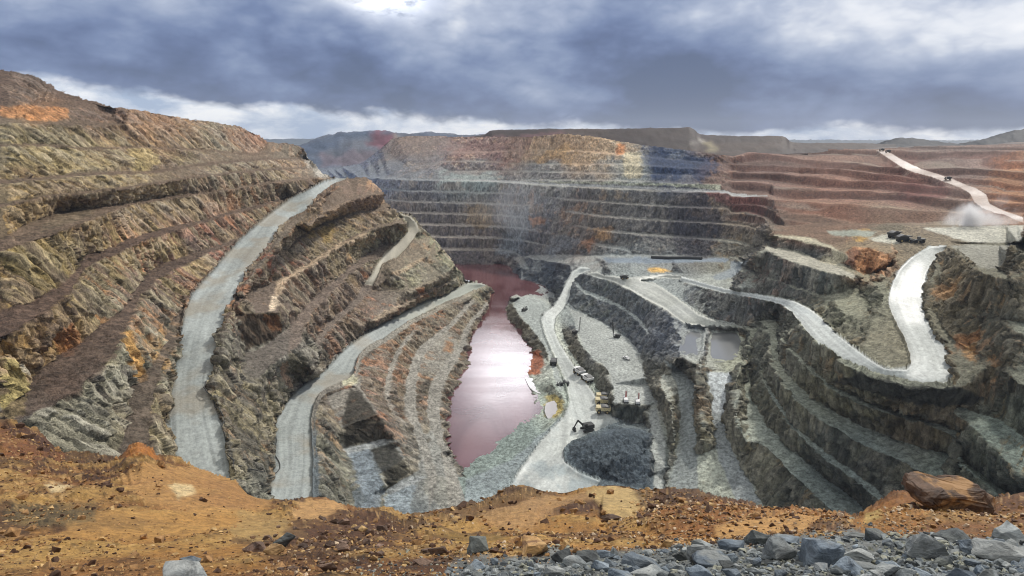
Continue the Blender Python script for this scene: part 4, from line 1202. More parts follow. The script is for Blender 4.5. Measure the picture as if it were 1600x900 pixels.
RIGHT_ANCH = [
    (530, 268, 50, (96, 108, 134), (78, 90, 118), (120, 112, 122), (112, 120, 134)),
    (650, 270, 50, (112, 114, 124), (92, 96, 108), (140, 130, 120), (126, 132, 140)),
    (640, 232, 32, (146, 124, 110), (120, 104, 98), (164, 140, 120), (138, 122, 112)),
    (740, 240, 45, (150, 122, 116), (124, 104, 108), (176, 146, 116), (146, 128, 122)),
    (740, 285, 40, (124, 136, 138), (100, 112, 118), (158, 160, 156), (140, 150, 152)),
    (860, 225, 50, (168, 142, 120), (138, 118, 106), (186, 156, 116), (158, 140, 124)),
    (940, 230, 40, (190, 164, 136), (150, 136, 118), (206, 190, 168), (168, 148, 132)),
    (860, 265, 40, (134, 138, 140), (112, 116, 122), (172, 140, 118), (140, 146, 148)),
    (980, 262, 34, (140, 150, 150), (118, 126, 132), (196, 176, 150), (150, 156, 156)),
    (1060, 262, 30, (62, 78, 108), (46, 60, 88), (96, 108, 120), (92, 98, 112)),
    (1170, 250, 50, (108, 80, 68), (96, 80, 76), (120, 92, 76), (106, 86, 80)),
    (1170, 285, 50, (116, 92, 84), (100, 88, 86), (126, 106, 84), (112, 94, 88)),
    (1300, 255, 60, (116, 88, 74), (104, 90, 86), (130, 108, 86), (114, 96, 88)),
    (1300, 295, 50, (138, 82, 64), (112, 76, 68), (128, 106, 84), (126, 92, 80)),
    (1420, 305, 40, (112, 66, 58), (92, 60, 60), (130, 92, 72), (108, 76, 70)),
    (1300, 335, 50, (118, 90, 76), (106, 92, 76), (130, 116, 86), (114, 96, 82)),
    (1420, 345, 50, (124, 116, 100), (108, 102, 90), (140, 130, 106), (128, 120, 106)),
    (1530, 250, 50, (112, 96, 92), (98, 90, 90), (124, 96, 88), (112, 98, 94)),
    (1580, 290, 40, (140, 104, 80), (116, 92, 78), (170, 122, 80), (132, 102, 82)),
    (680, 350, 60, (104, 98, 96), (80, 76, 82), (124, 110, 98), (146, 140, 136)),
    (760, 345, 50, (116, 104, 94), (84, 78, 82), (156, 136, 96), (146, 140, 136)),
    (830, 340, 50, (110, 114, 122), (88, 92, 104), (134, 118, 106), (126, 130, 136)),
    (900, 360, 50, (112, 104, 98), (84, 80, 82), (140, 110, 84), (134, 128, 124)),
    (1000, 330, 50, (108, 108, 108), (84, 86, 92), (128, 114, 92), (124, 124, 122)),
    (1060, 360, 50, (96, 92, 92), (62, 62, 70), (134, 114, 92), (118, 118, 116)),
    (1150, 340, 40, (120, 104, 92), (86, 84, 84), (150, 128, 100), (118, 108, 96)),
    (1150, 385, 40, (112, 110, 100), (88, 86, 84), (136, 120, 90), (122, 124, 118)),
    (850, 420, 40, (64, 74, 88), (48, 56, 70), (96, 104, 112), (136, 142, 146)),
    (760, 405, 40, (98, 92, 92), (74, 70, 74), (114, 102, 92), (124, 118, 114)),
    (1000, 420, 50, (108, 116, 122), (86, 94, 102), (132, 138, 138), (136, 144, 148)),
    (960, 470, 50, (100, 108, 114), (76, 82, 90), (116, 124, 116), (138, 146, 148)),
    (1040, 520, 40, (104, 112, 124), (76, 84, 98), (128, 132, 132), (132, 138, 142)),
    (1130, 475, 40, (102, 106, 106), (78, 82, 86), (120, 104, 92), (136, 142, 142)),
    (820, 530, 40, (104, 102, 92), (74, 74, 70), (120, 116, 102), (150, 156, 152)),
    (870, 640, 40, (98, 102, 96), (80, 84, 80), (116, 118, 108), (140, 150, 146)),
    (760, 700, 60, (92, 98, 94), (72, 78, 76), (108, 114, 110), (112, 124, 124)),
    (960, 720, 50, (72, 82, 90), (56, 64, 74), (90, 98, 104), (80, 90, 98)),
    (1020, 600, 40, (116, 116, 108), (84, 86, 82), (136, 134, 122), (146, 150, 146)),
    (1070, 620, 40, (118, 118, 108), (80, 82, 80), (134, 112, 84), (142, 146, 142)),
    (1130, 700, 50, (120, 120, 108), (80, 84, 78), (140, 132, 104), (136, 142, 136)),
    (1210, 560, 40, (112, 114, 104), (78, 82, 78), (140, 120, 86), (130, 134, 124)),
    (1200, 440, 40, (96, 98, 94), (70, 74, 76), (138, 112, 100), (134, 138, 130)),
    (1270, 440, 40, (80, 88, 90), (58, 66, 70), (132, 134, 126), (142, 144, 134)),
    (1350, 405, 30, (172, 130, 96), (124, 92, 74), (196, 156, 120), (140, 126, 106)),
    (1330, 480, 50, (106, 108, 94), (82, 86, 78), (128, 112, 76), (118, 120, 108)),
    (1380, 540, 50, (104, 100, 84), (80, 80, 70), (120, 108, 80), (110, 108, 96)),
    (1320, 610, 60, (104, 102, 84), (72, 74, 66), (134, 108, 66), (112, 118, 110)),
    (1230, 680, 50, (104, 104, 92), (70, 74, 70), (134, 114, 80), (116, 124, 120)),
    (1320, 720, 60, (84, 86, 78), (56, 60, 58), (112, 96, 66), (102, 112, 112)),
    (1430, 650, 60, (86, 78, 62), (58, 56, 52), (112, 90, 60), (98, 102, 96)),
    (1520, 440, 50, (106, 98, 80), (74, 74, 66), (140, 112, 76), (116, 116, 104)),
    (1580, 520, 50, (92, 90, 78), (64, 68, 64), (130, 104, 70), (104, 108, 100)),
    (1520, 560, 40, (100, 92, 74), (70, 70, 62), (150, 108, 66), (100, 100, 90)),
    (1560, 720, 70, (88, 92, 82), (60, 66, 62), (118, 104, 72), (96, 106, 102)),
]
RIGHT_PATCH = [
    ([(835, 222), (880, 208), (930, 214), (975, 224), (1000, 235), (985, 250), (900, 255), (812, 254), (820, 235)], (188, 160, 128), 7, 0.45),
    ([(850, 235), (895, 232), (890, 252), (830, 250)], (190, 152, 98), 7, 0.4),
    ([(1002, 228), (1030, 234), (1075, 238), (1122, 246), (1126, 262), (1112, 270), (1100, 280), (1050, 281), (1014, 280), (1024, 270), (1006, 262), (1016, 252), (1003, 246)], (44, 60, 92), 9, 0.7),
    ([(975, 240), (1000, 242), (1004, 276), (975, 276)], (206, 196, 168), 3, 0.7),
    ([(965, 223), (978, 225), (976, 244), (962, 242)], (196, 130, 84), 2, 0.7),
    ([(700, 240), (715, 226), (800, 216), (835, 214), (830, 240), (810, 255), (700, 252)], (146, 112, 104), 6, 0.4),
    ([(820, 284), (960, 285), (1060, 288), (1126, 288), (1126, 297), (1060, 292), (960, 288), (820, 286)], (168, 174, 158), 1, 0.8),
    ([(1105, 300), (1160, 303), (1200, 318), (1190, 335), (1150, 322), (1105, 312)], (122, 84, 82), 4, 0.7),
    ([(700, 270), (770, 268), (795, 282), (760, 296), (700, 292), (680, 282)], (150, 164, 166), 8, 0.6),
    ([(795, 330), (830, 325), (830, 360), (808, 395), (775, 398), (788, 360)], (122, 130, 140), 6, 0.7),
    ([(860, 370), (885, 365), (915, 380), (870, 398), (845, 398)], (118, 124, 134), 5, 0.6),
    ([(730, 320), (765, 325), (770, 355), (735, 355)], (150, 128, 94), 6, 0.5),
    ([(830, 342), (850, 340), (850, 355), (832, 354)], (164, 118, 86), 4, 0.6),
    ([(925, 358), (955, 356), (958, 372), (930, 374)], (156, 124, 88), 5, 0.6),
    ([(912, 375), (928, 372), (924, 392), (912, 392)], (160, 114, 84), 4, 0.6),
    ([(1040, 320), (1105, 318), (1130, 340), (1120, 385), (1095, 398), (1060, 395), (1050, 350)], (52, 54, 68), 6, 0.6),
    ([(1012, 419), (1030, 417), (1052, 424), (1030, 426), (1012, 424)], (206, 168, 98), 1, 0.9),
    ([(820, 556), (835, 552), (848, 550), (850, 570), (843, 585), (826, 588), (822, 575)], (152, 92, 66), 2, 0.9),
    ([(855, 612), (868, 612), (880, 625), (880, 642), (866, 655), (852, 650), (852, 630)], (160, 146, 90), 3, 0.85),
    ([(1330, 385), (1365, 389), (1392, 399), (1378, 424), (1348, 426), (1336, 412)], (190, 142, 104), 3, 0.7),
    ([(1322, 392), (1336, 386), (1346, 392), (1334, 414), (1322, 414)], (112, 80, 66), 2, 0.8),
    ([(1333, 360), (1356, 358), (1362, 370), (1340, 376)], (176, 144, 84), 3, 0.7),
    ([(1355, 352), (1410, 350), (1420, 360), (1360, 364)], (90, 88, 76), 4, 0.6),
    ([(1300, 594), (1345, 586), (1400, 598), (1450, 606), (1505, 604), (1545, 620), (1500, 632), (1440, 630), (1380, 616), (1330, 604)], (46, 48, 46), 5, 0.9),
    ([(1460, 440), (1500, 445), (1490, 470), (1455, 460)], (160, 118, 76), 6, 0.4),
    ([(1510, 535), (1528, 535), (1528, 560), (1512, 556)], (156, 116, 70), 6, 0.5),
    ([(1490, 520), (1530, 505), (1530, 530), (1500, 545)], (150, 104, 66), 6, 0.6),
    ([(1550, 255), (1600, 238), (1600, 330), (1560, 318), (1545, 290)], (150, 110, 80), 8, 0.5),
    ([(1058, 572), (1080, 588), (1080, 598), (1062, 595)], (132, 88, 52), 2, 0.7),
    ([(1415, 282), (1470, 284), (1490, 296), (1470, 312), (1400, 316), (1408, 295)], (98, 62, 60), 4, 0.6),
    ([(890, 690), (962, 668), (1012, 672), (1014, 755), (975, 752), (915, 738), (884, 716)], (74, 84, 94), 2, 0.85),
    ([(965, 637), (1010, 637), (1008, 660), (968, 655)], (62, 70, 70), 1, 0.8),
]


PONDS = [[(1080, 514), (1100, 515), (1098, 538), (1090, 556), (1074, 550), (1064, 546), (1070, 530), (1074, 520)],
         [(1112, 517), (1152, 517), (1157, 530), (1154, 546), (1143, 556), (1128, 560), (1112, 557), (1109, 550), (1110, 538)]]


def build_right():
    U, V = UR, VR
    masks = {k: inpoly(U, V, poly) for k, poly in ROADS_R.items()}
    P = to_world(U, V, level_roads(QR, masks))
    n0 = normals(blur3(P, 1))
    steep = 1 - np.abs(n0[..., 2])
    x, y, z = P[..., 0], P[..., 1], P[..., 2]
    road = np.zeros(U.shape, bool)
    for k in masks:
        road |= masks[k]
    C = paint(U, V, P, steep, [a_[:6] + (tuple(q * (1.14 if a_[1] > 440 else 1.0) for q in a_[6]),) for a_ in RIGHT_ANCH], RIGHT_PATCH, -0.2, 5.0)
    C = C * np.array([1.24, 1.19, 1.08])      # albedo raised in place of the ambient light this side lacks
    n6 = fbm(x * 0.05, y * 0.05, z * 0.05 + 2, 4)
    n7 = fbm(x * 0.3, y * 0.12, z * 0.3, 3)
    fl = np.zeros(U.shape)
    for poly, col in FLOOR_R:
        m = blur(inpoly(U + (n7 - 0.5) * 6, V + (n6 - 0.5) * 6, poly), 1)
        fl = np.maximum(fl, m)
        C = C * (1 - m[..., None]) + (lin(*col) * (0.55 + 0.55 * n6 + 0.35 * n7)[..., None]) * m[..., None]
    flat = np.maximum(smooth01(blur(road, 2), 0.15, 0.8), fl * 0.75)
    for poly in PONDS:
        flat = np.maximum(flat, smooth01(blur(inpoly(U, V, poly), 4), 0.1, 0.7))
    # dry dump slopes beyond the pit stay smoother
    amp = np.where((V < 350) & (U > 1130), 0.35, 1.0)
    amp = np.where((V < 262) & (U < 700), 0.5, amp)
    P2 = relief(P, steep, flat, 1.0, -0.2)
    P2 = P + (P2 - P) * blur(amp, 6)[..., None]
    rr_ = masks['main'] | masks['D'] | masks['E']
    P2[..., 2] += safety_berm(rr_, P) * smooth01(V, 450, 540)
    for poly in PONDS:
        pb_ = blur(inpoly(U, V, poly), 6)
        P2[..., 2] += (pb_ > 0.02) * (1 - np.abs(2 * pb_ - 1)) * (fbm(x * 0.14, y * 0.14, z * 0, 4, 0.6) - 0.5) * 5.0
        P2[..., 2] -= 1.6 * smooth01(blur(inpoly(U, V, poly), 5), 0.35, 1.0)
    # the spoil heap is coarse broken rock
    hpm = blur(inpoly(U, V, [(890, 700), (962, 672), (1012, 674), (1014, 752), (975, 750), (915, 736)]), 6)
    P2[..., 2] += hpm * (fbm(x * 0.5, y * 0.5, z * 0.5, 4, 0.85) - 0.5) * 4.0
    # folds and old terraces of the dry slope
    dry0 = blur(((V < 348) & (V > 232) & (U > 1140)).astype(float), 10)
    dry0 = dry0 * (1 - smooth01(blur(masks['F'].astype(float), 8), 0.02, 0.4))
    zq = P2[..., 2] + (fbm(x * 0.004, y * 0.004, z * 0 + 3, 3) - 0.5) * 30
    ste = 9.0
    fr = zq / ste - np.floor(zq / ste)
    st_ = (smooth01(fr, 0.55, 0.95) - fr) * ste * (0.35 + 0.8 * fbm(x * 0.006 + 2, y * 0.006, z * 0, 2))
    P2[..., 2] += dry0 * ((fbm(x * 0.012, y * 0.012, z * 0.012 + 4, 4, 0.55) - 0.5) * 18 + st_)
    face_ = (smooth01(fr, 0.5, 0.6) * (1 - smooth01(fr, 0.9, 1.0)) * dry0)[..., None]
    lane = fbm(x * 0.3, y * 0.3, z * 0.3, 3)
    big = fbm(x * 0.02, y * 0.02, z * 0.02, 3)
    base = lin(190, 194, 188) * (0.72 + 0.35 * big + 0.25 * lane)[..., None]
    base = base * (1 + 0.22 * (1 - smooth01(U, 1240, 1380)) * (V < 560))[..., None]
    C = np.where((masks['main'] | masks['D'])[..., None], base, C)
    low = (smooth01(V, 600, 720) * smooth01(n6 * 0.6 + n7 * 0.4, 0.40, 0.58) * masks['main'])[..., None]
    C = C * (1 - 0.6 * low) + lin(138, 152, 154) * (0.7 + 0.6 * n7)[..., None] * 0.6 * low
    C = np.where(masks['E'][..., None], lin(186, 188, 178) * (0.75 + 0.3 * big + 0.25 * lane)[..., None], C)
    gr = fbm(x * 0.7, y * 0.7, z * 0.7, 3, 0.7) - 0.5
    for k, a, b in (('D', LR['ci'] + LR['du'], LR['co'] + LR['dl']), ('E', LR['m2b'], LR['et']), ('main', LR['r1l'] + LR['f1'][1:], LR['r1r'] + [(905, 740, 0.003)])):
        tr, e = wheel_tracks(U, V, P, masks[k], a, b, 7.0)
        C = np.where(masks[k][..., None], C * ((0.98 + 0.36 * tr + 0.65 * gr) * (0.76 + 0.24 * e))[..., None], C)
    # strata and old berms on the dry slope beyond the pit
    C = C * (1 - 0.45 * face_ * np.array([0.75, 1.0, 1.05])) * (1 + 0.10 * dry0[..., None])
    dry = blur(((V < 350) & (U > 1130)).astype(float), 8)
    zz = z + (fbm(x * 0.004, y * 0.004, z * 0 + 3, 3) - 0.5) * 26
    bands = np.clip(0.5 + (fbm(zz * 0.22, x * 0.003, y * 0.003, 3, 0.6) - 0.5) * 3, 0, 1)
    C = C * (1 + dry * (bands - 0.5) * 0.75)[..., None]
    ln = smooth01(fbm(zz * 0.45 + 9, x * 0.006, y * 0.006, 2), 0.70, 0.78) * dry
    C = C * (1 - 0.5 * ln[..., None]) + lin(170, 158, 142) * 0.5 * ln[..., None]
    C = np.where(masks['F'][..., None], lin(178, 160, 146) * (0.8 + 0.4 * lane)[..., None], C)
    C = np.where(masks['W'][..., None], lin(176, 176, 172) * (0.8 + 0.4 * lane)[..., None], C)
    C *= GAIN
    wet = np.clip(fl * 0.5 + 0.1, 0, 1)
    wetr = np.clip(smooth01(fbm(x * 0.03, y * 0.03, z * 0.03 + 8, 3), 0.3, 0.7) * 1.1, 0, 1)
    fm = faces_of(inpoly(U, V, RIGHT_MASK))
    rest = fm.copy()
    for k in masks:
        rf = fm & masks[k][:-1, :-1] & masks[k][1:, 1:]
        if k == 'W':
            continue
        rest &= ~rf
        tag(grid_mesh("road", P2, C, rf, M_ROAD, wetr), kind='structure')
    far = V[:-1, :-1] < np.interp(U[:-1, :-1], [395, 700, 1205, 1232, 1720], [290, 300, 306, 350, 345])
    tag(grid_mesh("pit_terrain", P2, C, rest & ~far, M_ROCK, wet), kind='structure')
    tag(grid_mesh("far_terrain", P2, C, rest & far, M_ROCK, wet), kind='structure')
    sk = [(u, v, 1 / q) for u, v, q in spline(LR['top'], 14)]
    skirt("far_terrain_back", sk, M_ROCK, lin(118, 98, 86) * GAIN, 1.4, 10)
    return P2


PR = build_right()


def sheet_outline(name, outline, z, material, kind='structure', sub=0):
    """flat water surface: outline traced on the level z"""
    bm = bmesh.new()
    pts = spline([(u, v, 0.0) for u, v in outline] + [(outline[0][0], outline[0][1], 0.0)], 5)[:-1]
    vs = [bm.verts.new(at(p[0], p[1], z=z)) for p in pts]
    f = bm.faces.new(vs)
    if f.normal.z < 0:
        f.normal_flip()
    bm.normal_update()
    if f.normal.z < 0:
        f.normal_flip()
    bmesh.ops.triangulate(bm, faces=[f])
    me = bpy.data.meshes.new(name)
    bm.to_mesh(me); bm.free()
    me.materials.append(material)
    o = bpy.data.objects.new(name, me)
    COL.objects.link(o)
    return tag(o, kind=kind)


M_LAKE = water_mat("red lake water", (0.095, 0.030, 0.032), (0.17, 0.078, 0.080), 0.085, 0.045, 0.35)
M_POND = water_mat("grey pond water", (0.13, 0.135, 0.13), (0.22, 0.225, 0.22), 0.14, 0.08, 0.5)
M_WHITE = water_mat("pond water with painted sheen", (0.36, 0.33, 0.31), (0.45, 0.42, 0.39), 0.10, 0.05, 0.5)  # pale base colour stands in for the white sky reflection
sheet_outline("lake", [(700, 405), (740, 408), (790, 412), (812, 418), (818, 436), (850, 442), (868, 458), (850, 470), (820, 470), (804, 480), (802, 500), (824, 510), (830, 530), (842, 548), (834, 575), (830, 592), (846, 618), (850, 636), (830, 660), (780, 700), (724, 740), (700, 730),
                       (690, 700), (690, 640), (700, 610), (722, 580), (724, 540), (738, 510), (752, 490), (758, 470), (757, 450), (740, 440), (700, 430)], 0.0, M_LAKE)
sheet_outline("pond", [(1076, 511), (1103, 512), (1101, 540), (1093, 561), (1074, 555), (1060, 549), (1066, 532), (1071, 518)], 40.25, M_POND)
sheet_outline("pond", [(1108, 513), (1156, 513), (1162, 530), (1159, 548), (1147, 561), (1128, 566), (1110, 563), (1105, 552), (1106, 538)], 40.2, M_POND)
sheet_outline("pond", [(820, 590), (832, 591), (848, 600), (860, 611), (856, 616), (840, 614), (828, 606)], 0.5, M_WHITE)
sheet_outline("pond", [(853, 630), (866, 626), (872, 636), (868, 650), (856, 654), (851, 642)], 1.9, M_WHITE)

# ------------------------------------------------------------------ hills behind the mine
def ridge(name, pts_top, lam, base_v, col_a, col_b, material, depth=1.25, amp=6.0, seed=0.0, patches=()):
    """a hill: crest line (u,v) at distance lam; front slope down to base_v, back slope behind"""
    s = spline([(u, v, 1.0 / lam) for u, v in pts_top], 3.0)
    n = len(s)
    rows = 26
    P = np.zeros((rows, n, 3)); UU = np.zeros((rows, n)); VV = np.zeros((rows, n))
    for i, (u, v, q) in enumerate(s):
        for j in range(rows):
            t = j / (rows - 1)
            if t < 0.3:                       # behind the crest
                k = 1 - t / 0.3
                l = lam * (1 + (depth - 1) * k); vv = v + 6 * k ** 1.5
            else:
                k = (t - 0.3) / 0.7
                l = lam * (1 - 0.14 * k); vv = v + (base_v - v) * k
            P[j, i] = at(u, vv, lam=l)
            UU[j, i] = u; VV[j, i] = vv
    x, y, z = P[..., 0], P[..., 1], P[..., 2]
    m = lam / 1200.0
    k = fbm(x * 0.02 / m + seed, y * 0.02 / m, z * 0.02 / m, 4)
    P[..., 2] += (k - 0.5) * amp
    n2 = fbm(x * 0.008 / m + seed, y * 0.008 / m + 4, z * 0.03 / m, 4)
    f = smooth01(n2, 0.35, 0.65)[..., None]
    g = np.clip(0.5 + (fbm(x * 0.05 / m + seed, y * 0.05 / m, z * 0.012 / m, 5, 0.75) - 0.5) * 2.6, 0, 1)
    hb_ = np.clip(0.5 + (fbm(z * 0.16 / m + seed, x * 0.002 / m, y * 0.0, 3, 0.6) - 0.5) * 2.6, 0, 1)
    P[..., 2] += (g - 0.5) * amp * 0.6
    C = (lin(*col_a) * (1 - f) + lin(*col_b) * f) * (0.5 + 0.4 * k + 0.35 * g + 0.25 * hb_)[..., None]
    for poly, col, amt in patches:
        mm = blur(inpoly(UU + (n2 - 0.5) * 20 + (g - 0.5) * 12, VV + (k - 0.5) * 16 + (g - 0.5) * 6, poly), 1)[..., None] * amt
        C = C * (1 - mm) + lin(*col) * (0.5 + 0.5 * k + 0.5 * g)[..., None] * mm
    o = grid_mesh(name, P, C * GAIN, np.ones((rows - 1, n - 1), bool), material)
    return tag(o, kind='structure')


M_DUMP = rock_mat("dump slope", 0.25, 0.4, 0.95, 0.3, 0.1)
ridge("hill", [(430, 232), (470, 225), (490, 217), (503, 212), (522, 211), (532, 206.5), (575, 205.5), (610, 205), (625, 207), (660, 207.5), (700, 209), (740, 210), (800, 211)],
      1450, 268, (92, 104, 122), (108, 112, 120), M_DUMP, 1.2, 9, 1.0,
      patches=[([(571, 222), (582, 206), (622, 206), (620, 225), (602, 240), (590, 234)], (126, 78, 88), 0.85),
               ([(622, 210), (640, 214), (670, 222), (680, 236), (640, 245), (610, 240)], (160, 138, 120), 0.6),
               ([(500, 240), (560, 236), (600, 245), (600, 262), (500, 262)], (126, 110, 116), 0.6)])
ridge("hill", [(700, 222), (730, 214), (757, 210), (768, 203.5), (800, 202.5), (860, 201), (900, 201.5), (930, 201.5), (1000, 200.5), (1050, 200), (1078, 200), (1086, 204), (1094, 210), (1130, 211.5), (1180, 212), (1223, 212.5), (1232, 218), (1240, 222), (1300, 223.5), (1340, 224), (1400, 226)],
      1300, 250, (72, 60, 52), (62, 52, 48), M_DUMP, 1.2, 3.5, 2.0,
      patches=[([(700, 224), (760, 212), (880, 208), (880, 216), (700, 232)], (124, 88, 88), 0.6),
               ([(1098, 222), (1112, 222), (1116, 240), (1100, 242)], (150, 140, 110), 0.7),
               ([(1075, 220.8), (1104, 221), (1104, 223), (1075, 222.6)], (190, 184, 172), 0.8)])
ridge("hill", [(1340, 226), (1370, 224.5), (1385, 220), (1405, 217), (1425, 216.5), (1450, 219), (1485, 224), (1500, 225.5), (1530, 219), (1560, 210), (1585, 203.5), (1610, 202), (1680, 205), (1760, 214)],
      1800, 240, (8, 16, 24), (6, 13, 20), M_DUMP, 1.3, 8, 3.0)
ridge("hill", [(1340, 231), (1400, 229.5), (1440, 227.5), (1480, 227), (1540, 226), (1580, 223.5), (1640, 222), (1740, 222)],
      1250, 250, (98, 80, 70), (96, 88, 84), M_DUMP, 1.3, 3, 4.0)
ridge("hill", [(-700, 215), (-300, 214), (0, 216), (300, 217), (500, 217), (700, 218.5), (1000, 218.5), (1300, 219), (1500, 219), (1800, 219), (2300, 218)],
      7000, 232, (78, 86, 96), (84, 92, 98), M_DUMP, 1.5, 30, 5.0)

# broad ground under and around everything, well below the modelled pit
gbm = bmesh.new()
gv = [gbm.verts.new(p) for p in ((-9500, 1600, 60), (9500, 1600, 60), (9500, 9300, 60), (-9500, 9300, 60))]
gbm.faces.new(gv)
gme = bpy.data.meshes.new("ground"); gbm.to_mesh(gme); gbm.free()
gme.materials.append(flat_mat("plain", (0.13, 0.12, 0.09), 0.95, scale=0.002))
gob = bpy.data.objects.new("ground", gme); COL.objects.link(gob); tag(gob, kind='structure')

# ------------------------------------------------------------------ foreground rim
FG = """
rim l=9 0,655,11.5 30,664,11.3 60,674,11 80,690,10.7 95,705,10.5 120,712,10.2 160,713,10 185,712,10 200,699,9.6 215,693,9.5 235,697,9.5 245,711,9.6 262,716,9.6 285,722,9.5 310,735,9.3 340,745,9.2 370,752,9 385,769,8.8 410,781,8.6 440,785,8.5 470,779,8.4 510,776,8.2 530,785,8.2 560,792,8.2 590,795,8.2 613,793,8 630,806,8.3 650,801,8.6 700,791,9.2 740,785,9.6 775,772,10 800,760,10.3 820,756,10.4 850,765,10.3 880,768,10.2 905,762,10.2 950,756,10.2 980,758,10 1010,766,9.8 1060,766,9.6 1100,771,9.4 1150,783,9 1200,792,8.7 1250,798,8.5 1290,804,8.2 1330,812,7.8 1345,805,7 1365,790,6.6 1385,773,6.3 1405,765,6.2 1430,762,6.1 1480,780,6.3 1540,786,6.4 1560,780,6.4 1600,778,6.2
rin l=8 0,690,9.8 60,705,9.4 110,735,8.9 180,738,8.4 215,712,8.5 250,735,8.2 300,760,7.9 360,780,7.4 420,800,6.9 470,800,6.8 530,803,6.6 600,812,6.3 640,822,6.4 700,812,7 760,800,7.6 815,778,8.4 860,790,7.8 905,785,7.8 950,775,8.2 1000,785,7.8 1060,785,7.5 1120,795,7 1200,806,6.6 1270,815,6.2 1325,825,5.8 1360,812,5.6 1400,785,5.7 1450,790,5.6 1520,800,5.4 1600,795,5.3
m1 l=6 0,740,7.6 80,755,7.3 200,770,6.8 300,790,6.3 380,810,5.8 500,820,5.4 600,830,5.2 700,832,5.4 800,815,6 880,800,6.6 950,800,6.6 1050,810,5.9 1150,818,5.4 1250,828,5 1330,836,4.8 1420,815,4.9 1500,820,4.8 1600,815,4.8
hmp l=7 846,802,7.2 872,792,7.5 900,789,7.5 928,793,7.5 945,804,7.2
m2 l=4.5 0,800,5.2 150,815,4.9 300,830,4.6 450,842,4.3 600,850,4.1 750,850,4.1 900,838,4.4 1050,838,4.4 1200,845,4.1 1350,850,3.9 1500,842,4 1600,838,4
m3 l=3.4 0,855,3.7 200,862,3.5 400,868,3.4 600,872,3.3 800,873,3.2 1000,868,3.3 1200,866,3.2 1400,866,3.2 1600,862,3.3
b0 l=2.6 -130,900,2.8 0,900,2.8 400,902,2.7 800,905,2.6 1200,902,2.6 1600,900,2.7 1730,900,2.7
b1 l=1.7 -130,1050,1.95 400,1050,1.85 800,1050,1.85 1200,1050,1.85 1730,1050,1.9
b2 l=1.3 -130,1500,1.45 800,1500,1.33 1730,1500,1.45
"""
LF = extend(parse(FG))
# the slope drops away behind the rim
LF['bk1'] = [(u, v - 0.0, q * 0.999) for u, v, q in [(p[0], p[1] - 0.0, p[2]) for p in LF['rim']]]
del LF['bk1']
UF, VF, QF = raster(LF, -600, 2200, 640, 1300, 1.6, extra=[(-130, 600, 1 / 12), (1730, 600, 1 / 7), (800, 600, 1 / 11)])
FRONT_MASK = [(p[0], p[1]) for p in spline(LF['rim'], 6)] + [(2460, 776), (2460, 1502), (-860, 1502), (-860, 640)]
# the outline wanders a little so that it reads as broken earth
rr = random.Random(5)
FRONT_MASK = [(u, v + (rr.random() - 0.5) * 3.0 if v < 1000 else v) for u, v in FRONT_MASK]


FRONT_PATCH = [
    # poly, colour, softness, amount
    ([(200, 745), (330, 735), (430, 775), (420, 800), (300, 805), (230, 790), (190, 765)], (186, 140, 84), 12, 0.7),
    ([(160, 800), (330, 795), (420, 800), (380, 825), (200, 835), (60, 835)], (196, 150, 84), 12, 0.6),
    ([(70, 766), (110, 764), (116, 772), (80, 778)], (222, 198, 150), 4, 0.85),
    ([(265, 768), (300, 766), (312, 777), (282, 784)], (226, 202, 152), 4, 0.85),
    ([(60, 785), (150, 790), (150, 815), (60, 822), (0, 815), (0, 800)], (110, 98, 66), 14, 0.6),
    ([(0, 660), (60, 680), (110, 715), (60, 735), (0, 720)], (134, 84, 48), 10, 0.7),
    ([(0, 655), (50, 672), (80, 695), (100, 712), (70, 706), (30, 690), (0, 675)], (70, 44, 30), 8, 0.85),
    ([(195, 700), (216, 693), (240, 700), (250, 720), (200, 722), (180, 716)], (182, 116, 50), 4, 0.8),
    ([(470, 785), (525, 782), (540, 800), (500, 818), (460, 812)], (206, 162, 106), 6, 0.8),
    ([(380, 800), (460, 815), (480, 835), (400, 845), (350, 830)], (180, 150, 96), 10, 0.6),
    ([(460, 820), (560, 800), (610, 810), (620, 860), (520, 880), (420, 880), (400, 860)], (88, 58, 40), 14, 0.7),
    ([(430, 778), (470, 776), (480, 790), (440, 792)], (66, 42, 34), 4, 0.9),
    ([(635, 806), (700, 790), (770, 770), (830, 755), (870, 768), (850, 790), (780, 800), (720, 815), (650, 820)], (98, 74, 52), 8, 0.7),
    ([(780, 790), (850, 775), (920, 768), (930, 785), (870, 790), (846, 806), (800, 815), (740, 810)], (186, 146, 96), 8, 0.75),
    ([(915, 768), (950, 758), (985, 765), (1010, 790), (980, 805), (945, 800), (930, 785)], (204, 174, 116), 5, 0.85),
    ([(985, 762), (1000, 766), (1025, 800), (1005, 800)], (112, 88, 58), 3, 0.8),
    ([(1010, 768), (1060, 768), (1100, 772), (1200, 794), (1270, 802), (1180, 803), (1100, 790), (1040, 790)], (84, 58, 40), 8, 0.75),
    ([(1000, 800), (1100, 790), (1200, 800), (1300, 812), (1330, 830), (1200, 830), (1050, 830)], (168, 108, 48), 12, 0.5),
    ([(1110, 822), (1180, 815), (1290, 818), (1260, 836), (1180, 842), (1120, 836)], (200, 154, 92), 6, 0.85),
    ([(1340, 812), (1375, 790), (1405, 770), (1440, 790), (1480, 810), (1400, 840), (1340, 838)], (168, 112, 50), 10, 0.6),
    ([(1348, 808), (1372, 800), (1380, 822), (1350, 830)], (200, 174, 104), 4, 0.7),
    ([(690, 825), (780, 820), (800, 845), (720, 850)], (184, 148, 70), 12, 0.4),
]


